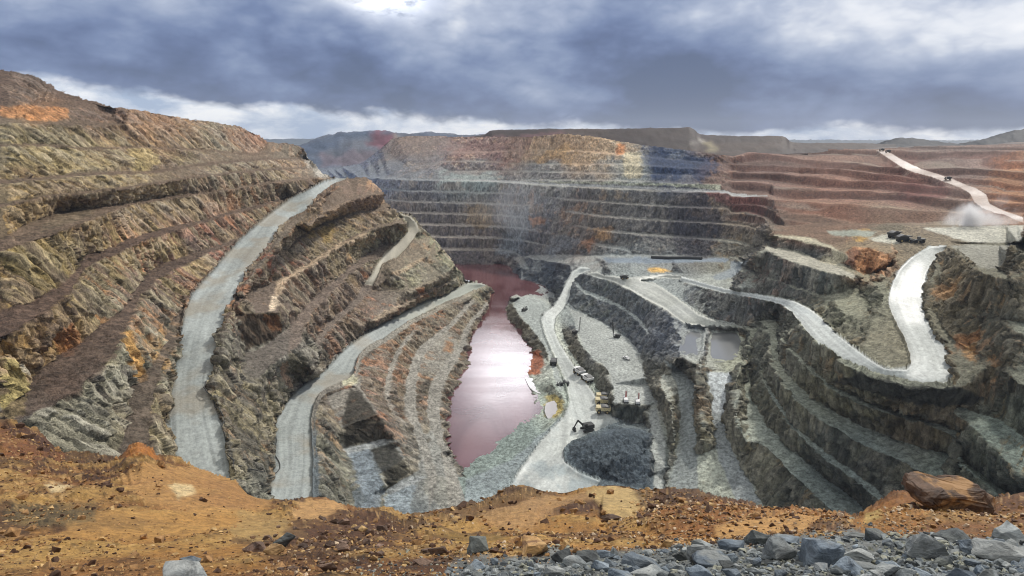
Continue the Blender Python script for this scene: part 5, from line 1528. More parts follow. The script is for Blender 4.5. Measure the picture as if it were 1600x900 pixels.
def build_front():
    U, V = UF, VF
    Q = QF
    # height ripples that break the rim: the mound tops
    P = to_world(U, V, Q)
    x, y, z = P[..., 0], P[..., 1], P[..., 2]
    steep = 1 - np.abs(normals(blur3(P, 2))[..., 2])
    n1 = fbm(x * 0.45, y * 0.45, z * 0.3, 4, 0.55)
    n2 = fbm(x * 1.6 + 3, y * 1.6, z * 1.6, 5, 0.6)
    n3 = fbm(x * 7, y * 7, z * 7, 4, 0.65)
    n4 = fbm(x * 22, y * 22, z * 22, 3, 0.6)
    rough = smooth01(n1 * 0.5 + n2 * 0.5, 0.40, 0.56)
    smoothp = np.zeros(U.shape)
    for poly, col, soft, amt in FRONT_PATCH:
        if sum(col) > 400:
            smoothp = np.maximum(smoothp, blur(inpoly(U, V, poly), 8) * 0.85)
    rough = rough * (1 - smoothp)
    D = (n1 - 0.5) * 0.34 + (n2 - 0.5) * 0.30 * (1 - 0.7 * smoothp) + (n3 - 0.5) * (0.02 + 0.075 * rough) + (n4 - 0.5) * (0.006 + 0.016 * rough)
    k = 0.4 + 0.6 * smooth01(y, 2.0, 6.0)
    P2 = P.copy()
    P2[..., 2] += D * k
    # colour
    a, b, c, d = lin(168, 122, 62), lin(128, 86, 46), lin(190, 154, 88), lin(72, 48, 34)
    f1 = smooth01(n1, 0.38, 0.62)[..., None]
    f2 = smooth01(n2, 0.42, 0.60)[..., None]
    C = a * (1 - f1) + b * f1
    C = C * (1 - 0.6 * f2) + c * 0.6 * f2
    dk = smooth01(fbm(x * 0.9 + 7, y * 0.9, z * 0.9 + 2, 5, 0.62) * 0.75 + n3 * 0.25, 0.47, 0.57)[..., None]
    C = C * (1 - 0.8 * dk) + d * 0.8 * dk
    # the right side is redder, the near left more yellow
    red = smooth01(U, 900, 1300)[..., None]
    C = C * (1 - 0.25 * red) + lin(150, 100, 54) * 0.25 * red
    for poly, col, soft, amt in FRONT_PATCH:
        m = blur(inpoly(U + (n2 - 0.5) * soft * 5, V + (n1 - 0.5) * soft * 2 + (n3 - 0.5) * 10, poly), 2)[..., None] * amt
        C = C * (1 - m) + lin(*col) * (0.75 + 0.5 * n3)[..., None] * m
    # clods: small dark and light crumbs
    cl = smooth01(n4 * 0.5 + n3 * 0.5, 0.56, 0.64)[..., None] * (0.15 + 0.85 * rough[..., None])
    C = C * (1 - 0.55 * cl)
    cl = smooth01(fbm(x * 26 + 9, y * 26, z * 26, 2), 0.66, 0.74)[..., None] * rough[..., None]
    C = C * (1 - 0.5 * cl) + lin(220, 180, 120) * 0.5 * cl
    # grey stone dust on the heap at the lower right
    gp = inpoly(U + (n2 - 0.5) * 60, V + (n3 - 0.5) * 20, [(700, 885), (880, 868), (1060, 850), (1150, 842), (1330, 838), (1480, 838), (1730, 825), (2460, 820), (2460, 1502), (640, 1502)])
    gp = blur(gp, 2)[..., None]
    C = C * (1 - gp) + (lin(118, 120, 116) * (0.5 + n3)[..., None]) * gp
    C *= 0.82
    fm = faces_of(inpoly(U, V, FRONT_MASK))
    tag(grid_mesh("rim_ground", P2, C, fm, M_EARTH), kind='structure')
    # the outer slope below the rim
    sp_ = spline([(-856, 648, LF['rim'][0][2])] + LF['rim'] + [(2456, 776, LF['rim'][-1][2])], 8)
    bm = bmesh.new()
    rows = []
    for u, v, q in sp_:
        p0 = at(u, v + 2.5, lam=1 / q)
        out = Vector((p0.x, p0.y, 0)).normalized()
        p1 = p0 + out * 1.2 + Vector((0, 0, -1.6))
        p2 = p0 + out * 9 + Vector((0, 0, -16))
        p3 = p0 + out * 40 + Vector((0, 0, -90))
        rows.append([bm.verts.new(p) for p in (p0, p1, p2, p3)])
    for r, s in zip(rows, rows[1:]):
        for kk in range(3):
            bm.faces.new((r[kk], s[kk], s[kk + 1], r[kk + 1]))
    me = bpy.data.meshes.new("rim_slope")
    bm.to_mesh(me); bm.free()
    ca = me.color_attributes.new("Col", 'FLOAT_COLOR', 'POINT')
    ca.data.foreach_set("color", np.tile([*(lin(128, 92, 56) * 0.8), 0.0], len(me.vertices)).astype(np.float32))
    me.materials.append(M_EARTH)
    o = bpy.data.objects.new("rim_slope", me); COL.objects.link(o); tag(o, kind='structure')
    # ground behind the camera, so that the rim is a place
    gx, gy = np.meshgrid(np.linspace(-60, 60, 241), np.linspace(-50, 0.75, 120))
    gz = H - 1.72 + (fbm(gx * 0.3, gy * 0.3, gx * 0, 4) - 0.5) * 0.5 * smooth01(-gy, 0, 3) - smooth01(np.abs(gx), 2.5, 6) * 0.4
    GP_ = np.stack([gx, gy, gz], -1)
    gc = lin(158, 112, 58) * (0.4 + 0.8 * fbm(gx, gy, gx * 0 + 5, 5, 0.7))[..., None]
    tag(grid_mesh("rim_ground_behind", GP_[::-1], gc, np.ones((119, 240), bool), M_EARTH), kind='structure')
    return P2


PF = build_front()


def front_at(u, v):
    i = int(round((u - UF[0, 0]) / 1.6)); j = int(round((v - VF[0, 0]) / 1.6))
    i = max(0, min(UF.shape[1] - 1, i)); j = max(0, min(UF.shape[0] - 1, j))
    return Vector(PF[j, i])

# ------------------------------------------------------------------ loose rocks on the rim
def stone_mat(name, a, b, accent=None, scale=5.0, flat=3.5):
    m, t, bs = new_mat(name)
    tc = t.node("ShaderNodeTexCoord").outputs["Object"]
    rnd = t.node("ShaderNodeObjectInfo").outputs["Random"]
    off = t.node("ShaderNodeVectorMath", operation='ADD')
    t.put(off.inputs[0], tc)
    cmb = t.node("ShaderNodeCombineXYZ")
    t.put(cmb.inputs[0], t.m('MULTIPLY', rnd, 50)); t.put(cmb.inputs[1], t.m('MULTIPLY', rnd, 31))
    t.put(off.inputs[1], cmb.outputs[0])
    vec = off.outputs[0]
    n = t.noise(vec, scale, 8, 0.68, 0.4)
    n2 = t.noise(t.mapping(vec, (1, 1, flat), rot=(0.5, 0.3, 0)), scale * 2.2, 6, 0.7, 0.6)
    c = t.mix(t.ss(n, 0.36, 0.64), (*a, 1), (*b, 1))
    c = t.mix(1.0, c, t.ss(n2, 0.3, 0.7, 0.62, 1.4), 'MULTIPLY')
    c = t.mix(1.0, c, t.ss(rnd, 0.0, 1.0, 0.7, 1.35), 'MULTIPLY')
    if accent:
        n3 = t.noise(vec, scale * 0.6, 5, 0.6, 0.8)
        c = t.mix(t.ss(n3, 0.52, 0.62, 0.0, 0.85), c, (*accent, 1))
    t.put(bs.inputs["Base Color"], c)
    bs.inputs["Roughness"].default_value = 0.8
    bp = t.node("ShaderNodeBump")
    bp.inputs["Strength"].default_value = 0.9
    bp.inputs["Distance"].default_value = 0.03
    t.put(bp.inputs["Height"], t.m('ADD', n, t.m('MULTIPLY', n2, 0.6)))
    t.l.new(bp.outputs[0], bs.inputs["Normal"])
    return m


S_BLUE = stone_mat("blue-grey stone", (0.095, 0.12, 0.145), (0.20, 0.235, 0.26), (0.27, 0.28, 0.26))
S_PALE = stone_mat("pale grey stone", (0.19, 0.21, 0.21), (0.33, 0.34, 0.32), (0.14, 0.15, 0.14))
S_DARK = stone_mat("dark stone", (0.035, 0.042, 0.045), (0.10, 0.11, 0.105), (0.15, 0.16, 0.14))
S_BROWN = stone_mat("brown stone", (0.10, 0.06, 0.04), (0.20, 0.13, 0.09), (0.06, 0.035, 0.025))
S_OCHRE = stone_mat("ochre stone", (0.36, 0.20, 0.07), (0.50, 0.33, 0.15), (0.16, 0.08, 0.04))
S_RUST = stone_mat("rusty boulder", (0.05, 0.03, 0.02), (0.125, 0.072, 0.042), (0.38, 0.21, 0.08), 4.0, 1.3)


def rock_mesh(seed, n=16, cuts=2):
    r = random.Random(seed)
    bm = bmesh.new()
    for i in range(n):
        v = Vector((r.gauss(0, 1), r.gauss(0, 1), r.gauss(0, 1))).normalized()
        v *= r.uniform(0.75, 1.0)
        v.x = max(-0.85, min(0.85, v.x * 1.15)); v.z = max(-0.8, min(0.8, v.z * 1.1))
        bm.verts.new(v * 0.5)
    res = bmesh.ops.convex_hull(bm, input=bm.verts)
    junk = list({g for g in res["geom_interior"] + res["geom_unused"] if isinstance(g, bmesh.types.BMVert)})
    if junk:
        bmesh.ops.delete(bm, geom=junk, context='VERTS')
    bmesh.ops.dissolve_limit(bm, angle_limit=0.25, verts=bm.verts, edges=bm.edges)
    bmesh.ops.bevel(bm, geom=list(bm.edges), offset=0.014, segments=1, affect='EDGES')
    bmesh.ops.triangulate(bm, faces=bm.faces)
    for _ in range(cuts):
        bmesh.ops.subdivide_edges(bm, edges=bm.edges, cuts=1, use_grid_fill=True)
        bmesh.ops.triangulate(bm, faces=bm.faces)
    bm.normal_update()
    co = np.array([v.co[:] for v in bm.verts])
    o = r.random() * 40
    d = (fbm(co[:, 0] * 4 + o, co[:, 1] * 4 + o, co[:, 2] * 4 + 20, 4, 0.6) - 0.5) * 0.13
    for v, k in zip(bm.verts, d):
        v.co += v.normal * float(k)
    me = bpy.data.meshes.new("rock")
    bm.to_mesh(me); bm.free()
    return me


ROCKM = [rock_mesh(i, 10 + i % 9) for i in range(22)]


def put_rock(u, v, w, h, mat, label, group=None, name="rock", seed=None, sink=0.25, depth=None):
    r = random.Random(seed if seed is not None else int(u * 31 + v * 17))
    p = front_at(u, v)
    d = (p - Vector((0, 0, H))).length
    me = ROCKM[r.randrange(len(ROCKM))].copy()
    me.materials.clear(); me.materials.append(mat)
    o = bpy.data.objects.new(name, me); COL.objects.link(o)
    W = w * d / 1000.0; Hh = h * d / 1000.0
    dep = depth or r.uniform(0.6, 1.0) * (W + Hh) / 2 * 1.2
    s = Vector((W * 1.06, dep, Hh * 1.15))
    # the mesh is turned first, the sizes follow the picture's axes
    M = Matrix.Rotation(r.uniform(0, 6.28), 4, Vector((r.gauss(0, 1), r.gauss(0, 1), r.gauss(0, 1))).normalized())
    me.transform(M)
    me.transform(Matrix.Diagonal((*s, 1)))
    me.transform(Matrix.Rotation(r.uniform(-0.15, 0.15), 4, 'Y'))
    zmin = min(v_.co.z for v_ in me.vertices)
    me.transform(Matrix.Translation((0, 0, -zmin)))
    o.location = p + Vector((0, 0, -Hh * sink))
    o.rotation_euler = (0, 0, r.uniform(-0.3, 0.3))
    tag(o, label, "rock", group)
    return o


# the boulder on the right-hand mound: a broad block, flat on top, undercut on the left
def boulder():
    r = random.Random(4)
    bm = bmesh.new()
    prof = [(-64, 34), (-58, 48), (-20, 46), (38, 43), (58, 28), (64, 12), (56, 2), (0, 0), (-22, 6), (-50, 22)]
    for k, yy in enumerate((-34, -22, 0, 24, 34)):
        f = (0.78, 1.0, 1.02, 0.95, 0.7)[k]
        for x_, z_ in prof:
            bm.verts.new(((x_ * f + r.uniform(-3, 3)), yy + r.uniform(-5, 5), z_ * (0.9 if k in (0, 4) else 1) + r.uniform(-2, 2)))
    res = bmesh.ops.convex_hull(bm, input=bm.verts)
    junk = list({g for g in res["geom_interior"] + res["geom_unused"] if isinstance(g, bmesh.types.BMVert)})
    if junk:
        bmesh.ops.delete(bm, geom=junk, context='VERTS')
    bmesh.ops.bevel(bm, geom=list(bm.edges), offset=0.8, segments=1, affect='EDGES')
    bmesh.ops.triangulate(bm, faces=bm.faces)
    for _ in range(2):
        bmesh.ops.subdivide_edges(bm, edges=bm.edges, cuts=1, use_grid_fill=True)
        bmesh.ops.triangulate(bm, faces=bm.faces)
    bm.normal_update()
    p = front_at(1477, 794)
    sc = (p - Vector((0, 0, H))).length / 1000.0 * 0.80
    co = np.array([v.co[:] for v in bm.verts])
    d = (fbm(co[:, 0] * 0.06 + 5, co[:, 1] * 0.06 + 9, co[:, 2] * 0.12 + 20, 4, 0.62) - 0.5) * 16
    for v, k in zip(bm.verts, d):
        v.co += v.normal * float(k)
        v.co *= sc
    me = bpy.data.meshes.new("boulder"); bm.to_mesh(me); bm.free()
    me.materials.append(S_RUST)
    o = bpy.data.objects.new("boulder", me); COL.objects.link(o)
    o.location = p + Vector((0, 0, -0.01))
    tag(o, "large rust-brown boulder with an orange end on the right-hand mound", "boulder")


boulder()
put_rock(1487, 797, 34, 15, S_OCHRE, "flat orange stone leaning under the large rust-brown boulder", seed=3, sink=0.1)
for (u, v, w, h, mt, lb) in (
    (1186, 850, 44, 27, S_DARK, "dark grey angular stone behind the heap, left of the tallest blue-grey stone"),
    (1141, 866, 42, 28, S_BLUE, "blue-grey blocky stone at the left shoulder of the stone heap"),
    (1209, 882, 56, 38, S_PALE, "pale grey faceted stone just left of the tallest blue-grey stone"),
    (1280, 884, 72, 54, S_BLUE, "tallest blue-grey stone, peaked, in the middle of the stone heap"),
    (1350, 888, 66, 36, S_PALE, "broad pale grey slab right of the tallest blue-grey stone"),
    (1336, 848, 44, 18, S_PALE, "low pale stone at the back of the heap below the mound notch"),
    (1489, 846, 52, 28, S_DARK, "nearly black pointed stone at the back of the heap below the boulder"),
    (1580, 848, 46, 32, S_PALE, "pale rounded stone at the right edge behind the heap"),
    (1564, 868, 64, 28, S_PALE, "long pale stone lying near the right edge of the heap"),
    (1112, 884, 62, 30, S_BLUE, "wide blue-grey stone at the left end of the heap front"),
    (1322, 903, 56, 24, S_BLUE, "blue-grey stone cut by the bottom edge below the tallest stone"),
    (1386, 902, 48, 24, S_PALE, "pale stone at the bottom edge right of the tallest stone"),
    (1526, 904, 54, 26, S_PALE, "rounded pale stone at the bottom edge near the right corner"),
    (742, 874, 44, 34, S_DARK, "dark greenish square block alone on the orange earth"),
    (915, 888, 72, 30, S_DARK, "black and grey jagged stone left of the broad grey mound of stone"),
    (1008, 888, 78, 36, S_BLUE, "broad mid-grey stone between the jagged black stone and the heap"),
    (958, 874, 16, 24, S_BLUE, "thin upright blue-grey stone behind the jagged black stone"),
    (829, 872, 66, 42, S_OCHRE, "large ochre clod with broken sides in the bottom centre"),
    (1012, 903, 62, 18, S_PALE, "flat pale slab at the bottom edge under the broad mid-grey stone"),
    (957, 803, 34, 13, S_BROWN, "flat brown stone on the tan patch of the rim"),
    (399, 856, 36, 22, S_BROWN, "brown egg-shaped stone on the left slope, left of its dark neighbour"),
    (444, 852, 42, 23, S_DARK, "dark stone on the left slope, right of the brown egg-shaped stone"),
    (297, 880, 30, 15, S_BLUE, "small blue-grey stone behind the pale slab at bottom left"),
    (294, 901, 74, 24, S_PALE, "pale flat slab at the bottom edge on the left"),
    (560, 868, 26, 14, S_BROWN, "brown knobbly stone in the dark earth left of the centre"),
    (660, 884, 30, 16, S_BROWN, "brown stone between the dark square block and the left slope"),
    (1045, 852, 26, 15, S_OCHRE, "ochre lump on the orange gravel above the broad mid-grey stone"),
):
    put_rock(u, v, w, h, mt, lb)

rs_ = random.Random(21)
nb = 0
while nb < 70:
    u = rs_.uniform(380, 700); v = rs_.uniform(800, 893)
    if not inpoly(np.array([u]), np.array([v]), [(380, 845), (470, 812), (600, 806), (640, 830), (700, 850), (690, 890), (420, 893)])[0]:
        continue
    w = 7 + rs_.expovariate(1 / 7.0)
    put_rock(u, v, min(w, 30), min(w, 30) * rs_.uniform(0.45, 0.8), rs_.choice((S_BROWN, S_BROWN, S_BROWN, S_OCHRE)), "small brown clod of earth in the dark patch left of the centre", "brown clods in the dark earth", seed=900 + nb, name="clod")["category"] = "clod"
    nb += 1
heap = [(700, 893), (880, 880), (940, 874), (1060, 862), (1130, 856), (1230, 852), (1330, 846), (1430, 846), (1520, 842), (1640, 840), (1640, 925), (650, 925)]
hp = np.array(heap, float)
n_ok = 0
taken = []
while n_ok < 220:
    u = rs_.uniform(690, 1620); v = rs_.uniform(842, 915)
    if not inpoly(np.array([u]), np.array([v]), heap)[0]:
        continue
    w = min(62, 10 + rs_.expovariate(1 / 15.0)) * (0.7 + 0.5 * (v - 840) / 60)
    if any((u - a) ** 2 + (1.6 * (v - b)) ** 2 < (0.33 * (w + c)) ** 2 for a, b, c in taken):
        continue
    taken.append((u, v, w))
    m_ = rs_.choice((S_BLUE, S_BLUE, S_PALE, S_PALE, S_DARK))
    lb = {S_BLUE.name: "small angular blue-grey stone among the loose stones along the bottom edge",
          S_PALE.name: "small angular pale grey stone among the loose stones along the bottom edge",
          S_DARK.name: "small angular near-black stone among the loose stones along the bottom edge"}[m_.name]
    put_rock(u, v, w, w * rs_.uniform(0.4, 0.75), m_, lb, {S_BLUE.name: "small blue-grey stones of the heap", S_PALE.name: "small pale stones of the heap", S_DARK.name: "small near-black stones of the heap"}[m_.name], seed=n_ok)
    n_ok += 1


SANDY = [q_[0] for q_ in FRONT_PATCH if sum(q_[1]) > 400]


def scatter(name, polys, n, smin, smax, mats, label, seed, meshes=6):
    """uncountable crumbs: one object"""
    r = random.Random(seed)
    skip = seed not in (4, 5)
    tiny = []
    for i in range(meshes):
        m_ = rock_mesh(500 + seed * 10 + i, 9, 0)
        co = np.array([v.co[:] for v in m_.vertices])
        tri = [tuple(p.vertices) for p in m_.polygons]
        tiny.append((co, tri))
    vs, fs, mi = [], [], []
    k = 0
    while k < n:
        poly = r.choice(polys)
        us_ = [p[0] for p in poly]; vs_ = [p[1] for p in poly]
        u = r.uniform(min(us_), max(us_)); v = r.uniform(min(vs_), max(vs_))
        if not inpoly(np.array([u]), np.array([v]), poly)[0]:
            continue
        if skip and r.random() < 0.82 and any(inpoly(np.array([u]), np.array([v]), q_)[0] for q_ in SANDY):
            continue
        p = front_at(u, v)
        d = (p - Vector((0, 0, H))).length
        s = min(smax, smin + r.expovariate(1.0) * (smax - smin) * 0.25) * d / 1000.0
        co, tri = tiny[r.randrange(meshes)]
        R = Matrix.Rotation(r.uniform(0, 6.28), 3, Vector((r.gauss(0, 1), r.gauss(0, 1), r.gauss(0, 1))).normalized())
        c = co @ np.array(R) * s * np.array([1, 1, 0.75]) + np.array([p.x, p.y, p.z + s * 0.12])
        b = len(vs)
        vs.extend(c.tolist())
        fs.extend([tuple(b + q for q in t_) for t_ in tri])
        mi.extend([r.randrange(len(mats))] * len(tri))
        k += 1
    me = bpy.data.meshes.new(name)
    me.from_pydata(vs, [], fs)
    for m_ in mats:
        me.materials.append(m_)
    me.polygons.foreach_set("material_index", mi)
    o = bpy.data.objects.new(name, me); COL.objects.link(o)
    tag(o, label, "gravel", kind='stuff')
    return o


G_OR = flat_mat("orange crumbs", (0.30, 0.165, 0.065), 0.95, var=0.4, scale=30)
G_YE = flat_mat("yellow crumbs", (0.46, 0.30, 0.13), 0.95, var=0.35, scale=30)
G_DK = flat_mat("dark crumbs", (0.085, 0.045, 0.026), 0.95, var=0.4, scale=30)
G_PK = flat_mat("pale crumbs", (0.52, 0.40, 0.27), 0.95, var=0.3, scale=30)
G_GR = flat_mat("grey crumbs", (0.20, 0.22, 0.22), 0.9, var=0.4, scale=30)
G_GB = flat_mat("green-grey crumbs", (0.27, 0.27, 0.21), 0.9, var=0.4, scale=30)
G_GD = flat_mat("dark grey crumbs", (0.06, 0.07, 0.075), 0.9, var=0.4, scale=30)
scatter("gravel", [[(400, 850), (600, 815), (860, 815), (1010, 790), (1330, 830), (1330, 850), (1060, 866), (880, 885), (700, 905), (420, 905)],
                   [(1000, 770), (1200, 796), (1330, 815), (1330, 845), (1050, 850), (960, 830)]], 8500, 1.4, 10, [G_OR, G_OR, G_YE, G_DK, G_DK, G_PK],
        "orange and brown gravel strewn over the rim in front of the pit", 1)
scatter("gravel", [[(0, 660), (110, 715), (400, 785), (640, 810), (600, 905), (0, 905)]], 4200, 1.1, 7, [G_OR, G_YE, G_OR, G_DK], "fine dark and ochre crumbs on the left slope of the rim", 2)
scatter("gravel", [[(1345, 810), (1440, 775), (1600, 785), (1600, 850), (1360, 850)]], 1500, 2.2, 10, [G_OR, G_OR, G_YE, G_DK, G_PK], "ochre rubble around the foot of the rust-brown boulder", 3)
scatter("gravel", [[(0, 660), (60, 680), (110, 715), (200, 720), (400, 785), (640, 812), (600, 905), (0, 905)]], 260, 5, 24, [G_OR, G_YE, G_DK, G_OR, G_DK], "brown and ochre lumps of earth on the left slope of the rim", 7)
scatter("gravel", [[(620, 815), (800, 765), (860, 775), (1000, 775), (1200, 800), (1330, 818), (1330, 840), (1060, 855), (880, 875), (640, 880)]], 520, 5, 20, [G_OR, G_YE, G_DK, G_DK, G_OR], "brown and orange lumps of earth along the middle of the rim", 8)
scatter("gravel", [heap], 5200, 2.5, 14, [G_GR, G_GR, G_GB, G_GD, G_GR], "grey and greenish chips between the stones of the heap", 4)
scatter("gravel", [[(560, 880), (700, 862), (880, 856), (1060, 838), (1330, 826), (1600, 828), (1600, 850), (1330, 850), (1060, 866), (880, 888), (700, 905), (560, 905)]], 900, 2, 10, [G_GR, G_GD, G_GB], "scattered grey chips on the orange earth behind the heap", 6)
scatter("gravel", [[(1380, 840), (1520, 838), (1560, 860), (1500, 880), (1380, 872)]], 900, 6, 16, [G_GR, G_GB, G_GB, G_GD], "greenish shards in front of the near-black pointed stone", 5)


# ------------------------------------------------------------------ machines
def paint_mat(name, c, rough=0.5):
    return flat_mat(name, c, rough, 0.0, 0.25, 1.2)


V_CREAM = paint_mat("cream paint", (0.55, 0.47, 0.27))
V_YELL = paint_mat("dusty yellow paint", (0.36, 0.27, 0.12))
V_WHITE = paint_mat("white paint", (0.72, 0.72, 0.70))
V_RED = paint_mat("red paint", (0.45, 0.06, 0.05))
V_DARK = paint_mat("dark grime", (0.035, 0.035, 0.033), 0.7)
V_GREY = paint_mat("steel grey", (0.13, 0.13, 0.125), 0.6)
V_TYRE = paint_mat("tyre rubber", (0.022, 0.022, 0.022), 0.9)
V_GLASS = paint_mat("cab glass", (0.03, 0.04, 0.05), 0.15)


class MB:
    def __init__(s):
        s.bm = bmesh.new()

    def box(s, x0, x1, y0, y1, z0, z1, taper=None, bev=0.06):
        vs = []
        for x in (x0, x1):
            for y in (y0, y1):
                for z in (z0, z1):
                    vs.append(s.bm.verts.new((x, y, z)))
        if taper:
            for v in vs:
                if v.co.z == z1:
                    v.co.x = (v.co.x - (x0 + x1) / 2) * taper[0] + (x0 + x1) / 2 + taper[2]
                    v.co.y = (v.co.y - (y0 + y1) / 2) * taper[1] + (y0 + y1) / 2
        f = [(0, 1, 3, 2), (4, 6, 7, 5), (0, 4, 5, 1), (2, 3, 7, 6), (0, 2, 6, 4), (1, 5, 7, 3)]
        fs = [s.bm.faces.new([vs[i] for i in q]) for q in f]
        if bev:
            es = set()
            for q in fs:
                es.update(q.edges)
            bmesh.ops.bevel(s.bm, geom=list(es), offset=bev, segments=1, affect='EDGES')
        return s

    def prism(s, prof, y0, y1):
        """profile in x,z swept from y0 to y1"""
        a = [s.bm.verts.new((x, y0, z)) for x, z in prof]
        b = [s.bm.verts.new((x, y1, z)) for x, z in prof]
        s.bm.faces.new(a); s.bm.faces.new(b[::-1])
        for i in range(len(prof)):
            j = (i + 1) % len(prof)
            s.bm.faces.new((a[j], a[i], b[i], b[j]))
        return s

    def bar(s, p, q, r, seg=8, r2=None):
        p = Vector(p); q = Vector(q); d = q - p
        res = bmesh.ops.create_cone(s.bm, cap_ends=True, segments=seg, radius1=r, radius2=r if r2 is None else r2, depth=d.length)
        M = Matrix.Translation((p + q) / 2) @ d.to_track_quat('Z', 'Y').to_matrix().to_4x4()
        bmesh.ops.transform(s.bm, matrix=M, verts=res["verts"])
        return s

    def build(s, name, mat, parent=None):
        bmesh.ops.recalc_face_normals(s.bm, faces=s.bm.faces)
        me = bpy.data.meshes.new(name)
        s.bm.to_mesh(me); s.bm.free()
        me.materials.append(mat)
        o = bpy.data.objects.new(name, me)
        COL.objects.link(o)
        o.parent = parent
        return o


def empty(name):
    o = bpy.data.objects.new(name, None)
    COL.objects.link(o)
    return o


def make_haul_truck(body_m, cab_m):
    r = empty("haul_truck")
    MB().box(-3.6, 4.2, -1.2, 1.2, 1.3, 2.1).build("chassis", V_DARK, r)
    for x, ys, w in ((3.0, 2.1, 1.0), (-2.4, 1.75, 1.7)):
        for sgn in (-1, 1):
            wl_ = MB().bar((x, sgn * ys - w / 2 * 1, 1.3), (x, sgn * ys + w / 2, 1.3), 1.3, 16).build("wheel", V_TYRE, r)
            MB().bar((x, sgn * (ys + w / 2 + 0.02) - 0.03, 1.3), (x, sgn * (ys + w / 2 + 0.02) + 0.03, 1.3), 0.65, 12).build("rim", V_YELL, wl_)
    MB().prism([(-4.6, 3.0), (-3.9, 2.2), (1.6, 2.2), (2.2, 3.9), (4.7, 4.35), (4.7, 4.6), (1.9, 4.6), (-4.6, 4.1)], -2.6, 2.6).build("dump_body", body_m, r)
    MB().prism([(-4.3, 4.12), (1.6, 4.62), (0.6, 5.2), (-1.0, 5.4), (-3.0, 4.9)], -2.1, 2.1).build("load", V_GREY, r)
    MB().box(3.6, 5.0, -2.2, 2.2, 1.6, 3.0).build("bonnet", cab_m, r)
    cb = MB().box(2.6, 4.2, 0.5, 2.2, 3.0, 4.2).build("cab", cab_m, r)
    MB().box(4.21, 4.26, 0.65, 2.05, 3.3, 4.0, bev=0).build("windscreen", V_GLASS, cb)
    for sgn in (-1, 1):
        MB().box(5.0, 5.08, sgn * 1.6 - 0.25, sgn * 1.6 + 0.25, 2.0, 2.35, bev=0).build("headlight", V_WHITE, r)
    return r


def make_excavator(body_m):
    r = empty("excavator")
    for sgn in (-1, 1):
        MB().prism([(-3.0, 0.5), (-2.5, 0.05), (2.5, 0.05), (3.0, 0.5), (3.0, 1.0), (2.5, 1.35), (-2.5, 1.35), (-3.0, 1.0)], sgn * 1.9 - 0.45, sgn * 1.9 + 0.45).build("track", V_DARK, r)
    MB().box(-3.2, 2.0, -2.1, 2.1, 1.6, 3.7, bev=0.15).box(-0.9, 0.9, -0.9, 0.9, 1.2, 1.6).build("body", body_m, r)
    cb = MB().box(0.8, 2.6, 0.7, 2.1, 2.4, 4.6).build("cab", body_m, r)
    MB().box(2.61, 2.66, 0.85, 1.95, 3.0, 4.4, bev=0).build("windscreen", V_GLASS, cb)
    bo = MB().bar((1.6, -0.4, 2.6), (5.2, -0.4, 6.2), 0.55, 8, 0.42).build("boom", body_m, r)
    ar = MB().bar((5.2, -0.4, 6.2), (7.4, -0.4, 2.6), 0.4, 8, 0.3).build("arm", body_m, r)
    MB().prism([(6.6, 2.7), (7.6, 2.6), (8.0, 1.2), (7.2, 0.3), (6.2, 0.9), (6.7, 1.5)], -1.3, 0.5).build("bucket", V_DARK, r)
    return r


def make_drill(body_m, mast_m, mast=11.0, lean=0.0):
    r = empty("drill_rig")
    for sgn in (-1, 1):
        MB().prism([(-2.4, 0.4), (-2.0, 0.05), (2.0, 0.05), (2.4, 0.4), (2.4, 0.8), (2.0, 1.1), (-2.0, 1.1), (-2.4, 0.8)], sgn * 1.3 - 0.3, sgn * 1.3 + 0.3).build("track", V_DARK, r)
    MB().box(-2.8, 1.6, -1.3, 1.3, 1.2, 2.8, bev=0.12).build("body", body_m, r)
    cb = MB().box(1.0, 2.4, 0.2, 1.4, 1.4, 3.4).build("cab", V_WHITE, r)
    MB().box(2.41, 2.45, 0.3, 1.3, 2.2, 3.2, bev=0).build("windscreen", V_GLASS, cb)
    m = MB()
    for a in (-0.35, 0.35):
        for b in (-0.3, 0.3):
            m.bar((2.9 + a, -0.6 + b, 0.3), (2.9 + a + lean, -0.6 + b, mast), 0.09, 5)
    for k in range(10):
        z0 = 0.4 + (mast - 0.5) * k / 10; z1 = 0.4 + (mast - 0.5) * (k + 1) / 10
        o0 = lean * z0 / mast; o1 = lean * z1 / mast
        m.bar((2.55 + o0, -0.9, z0), (3.25 + o1, -0.3, z1), 0.06, 4)
        m.bar((3.25 + o0, -0.9, z0), (2.55 + o1, -0.3, z1), 0.06, 4)
    m.build("mast", mast_m, r)
    MB().bar((2.9, -0.6, 0.0), (2.9 + lean * 0.9, -0.6, mast * 0.9), 0.13, 6).build("drill_pipe", V_GREY, r)
    return r


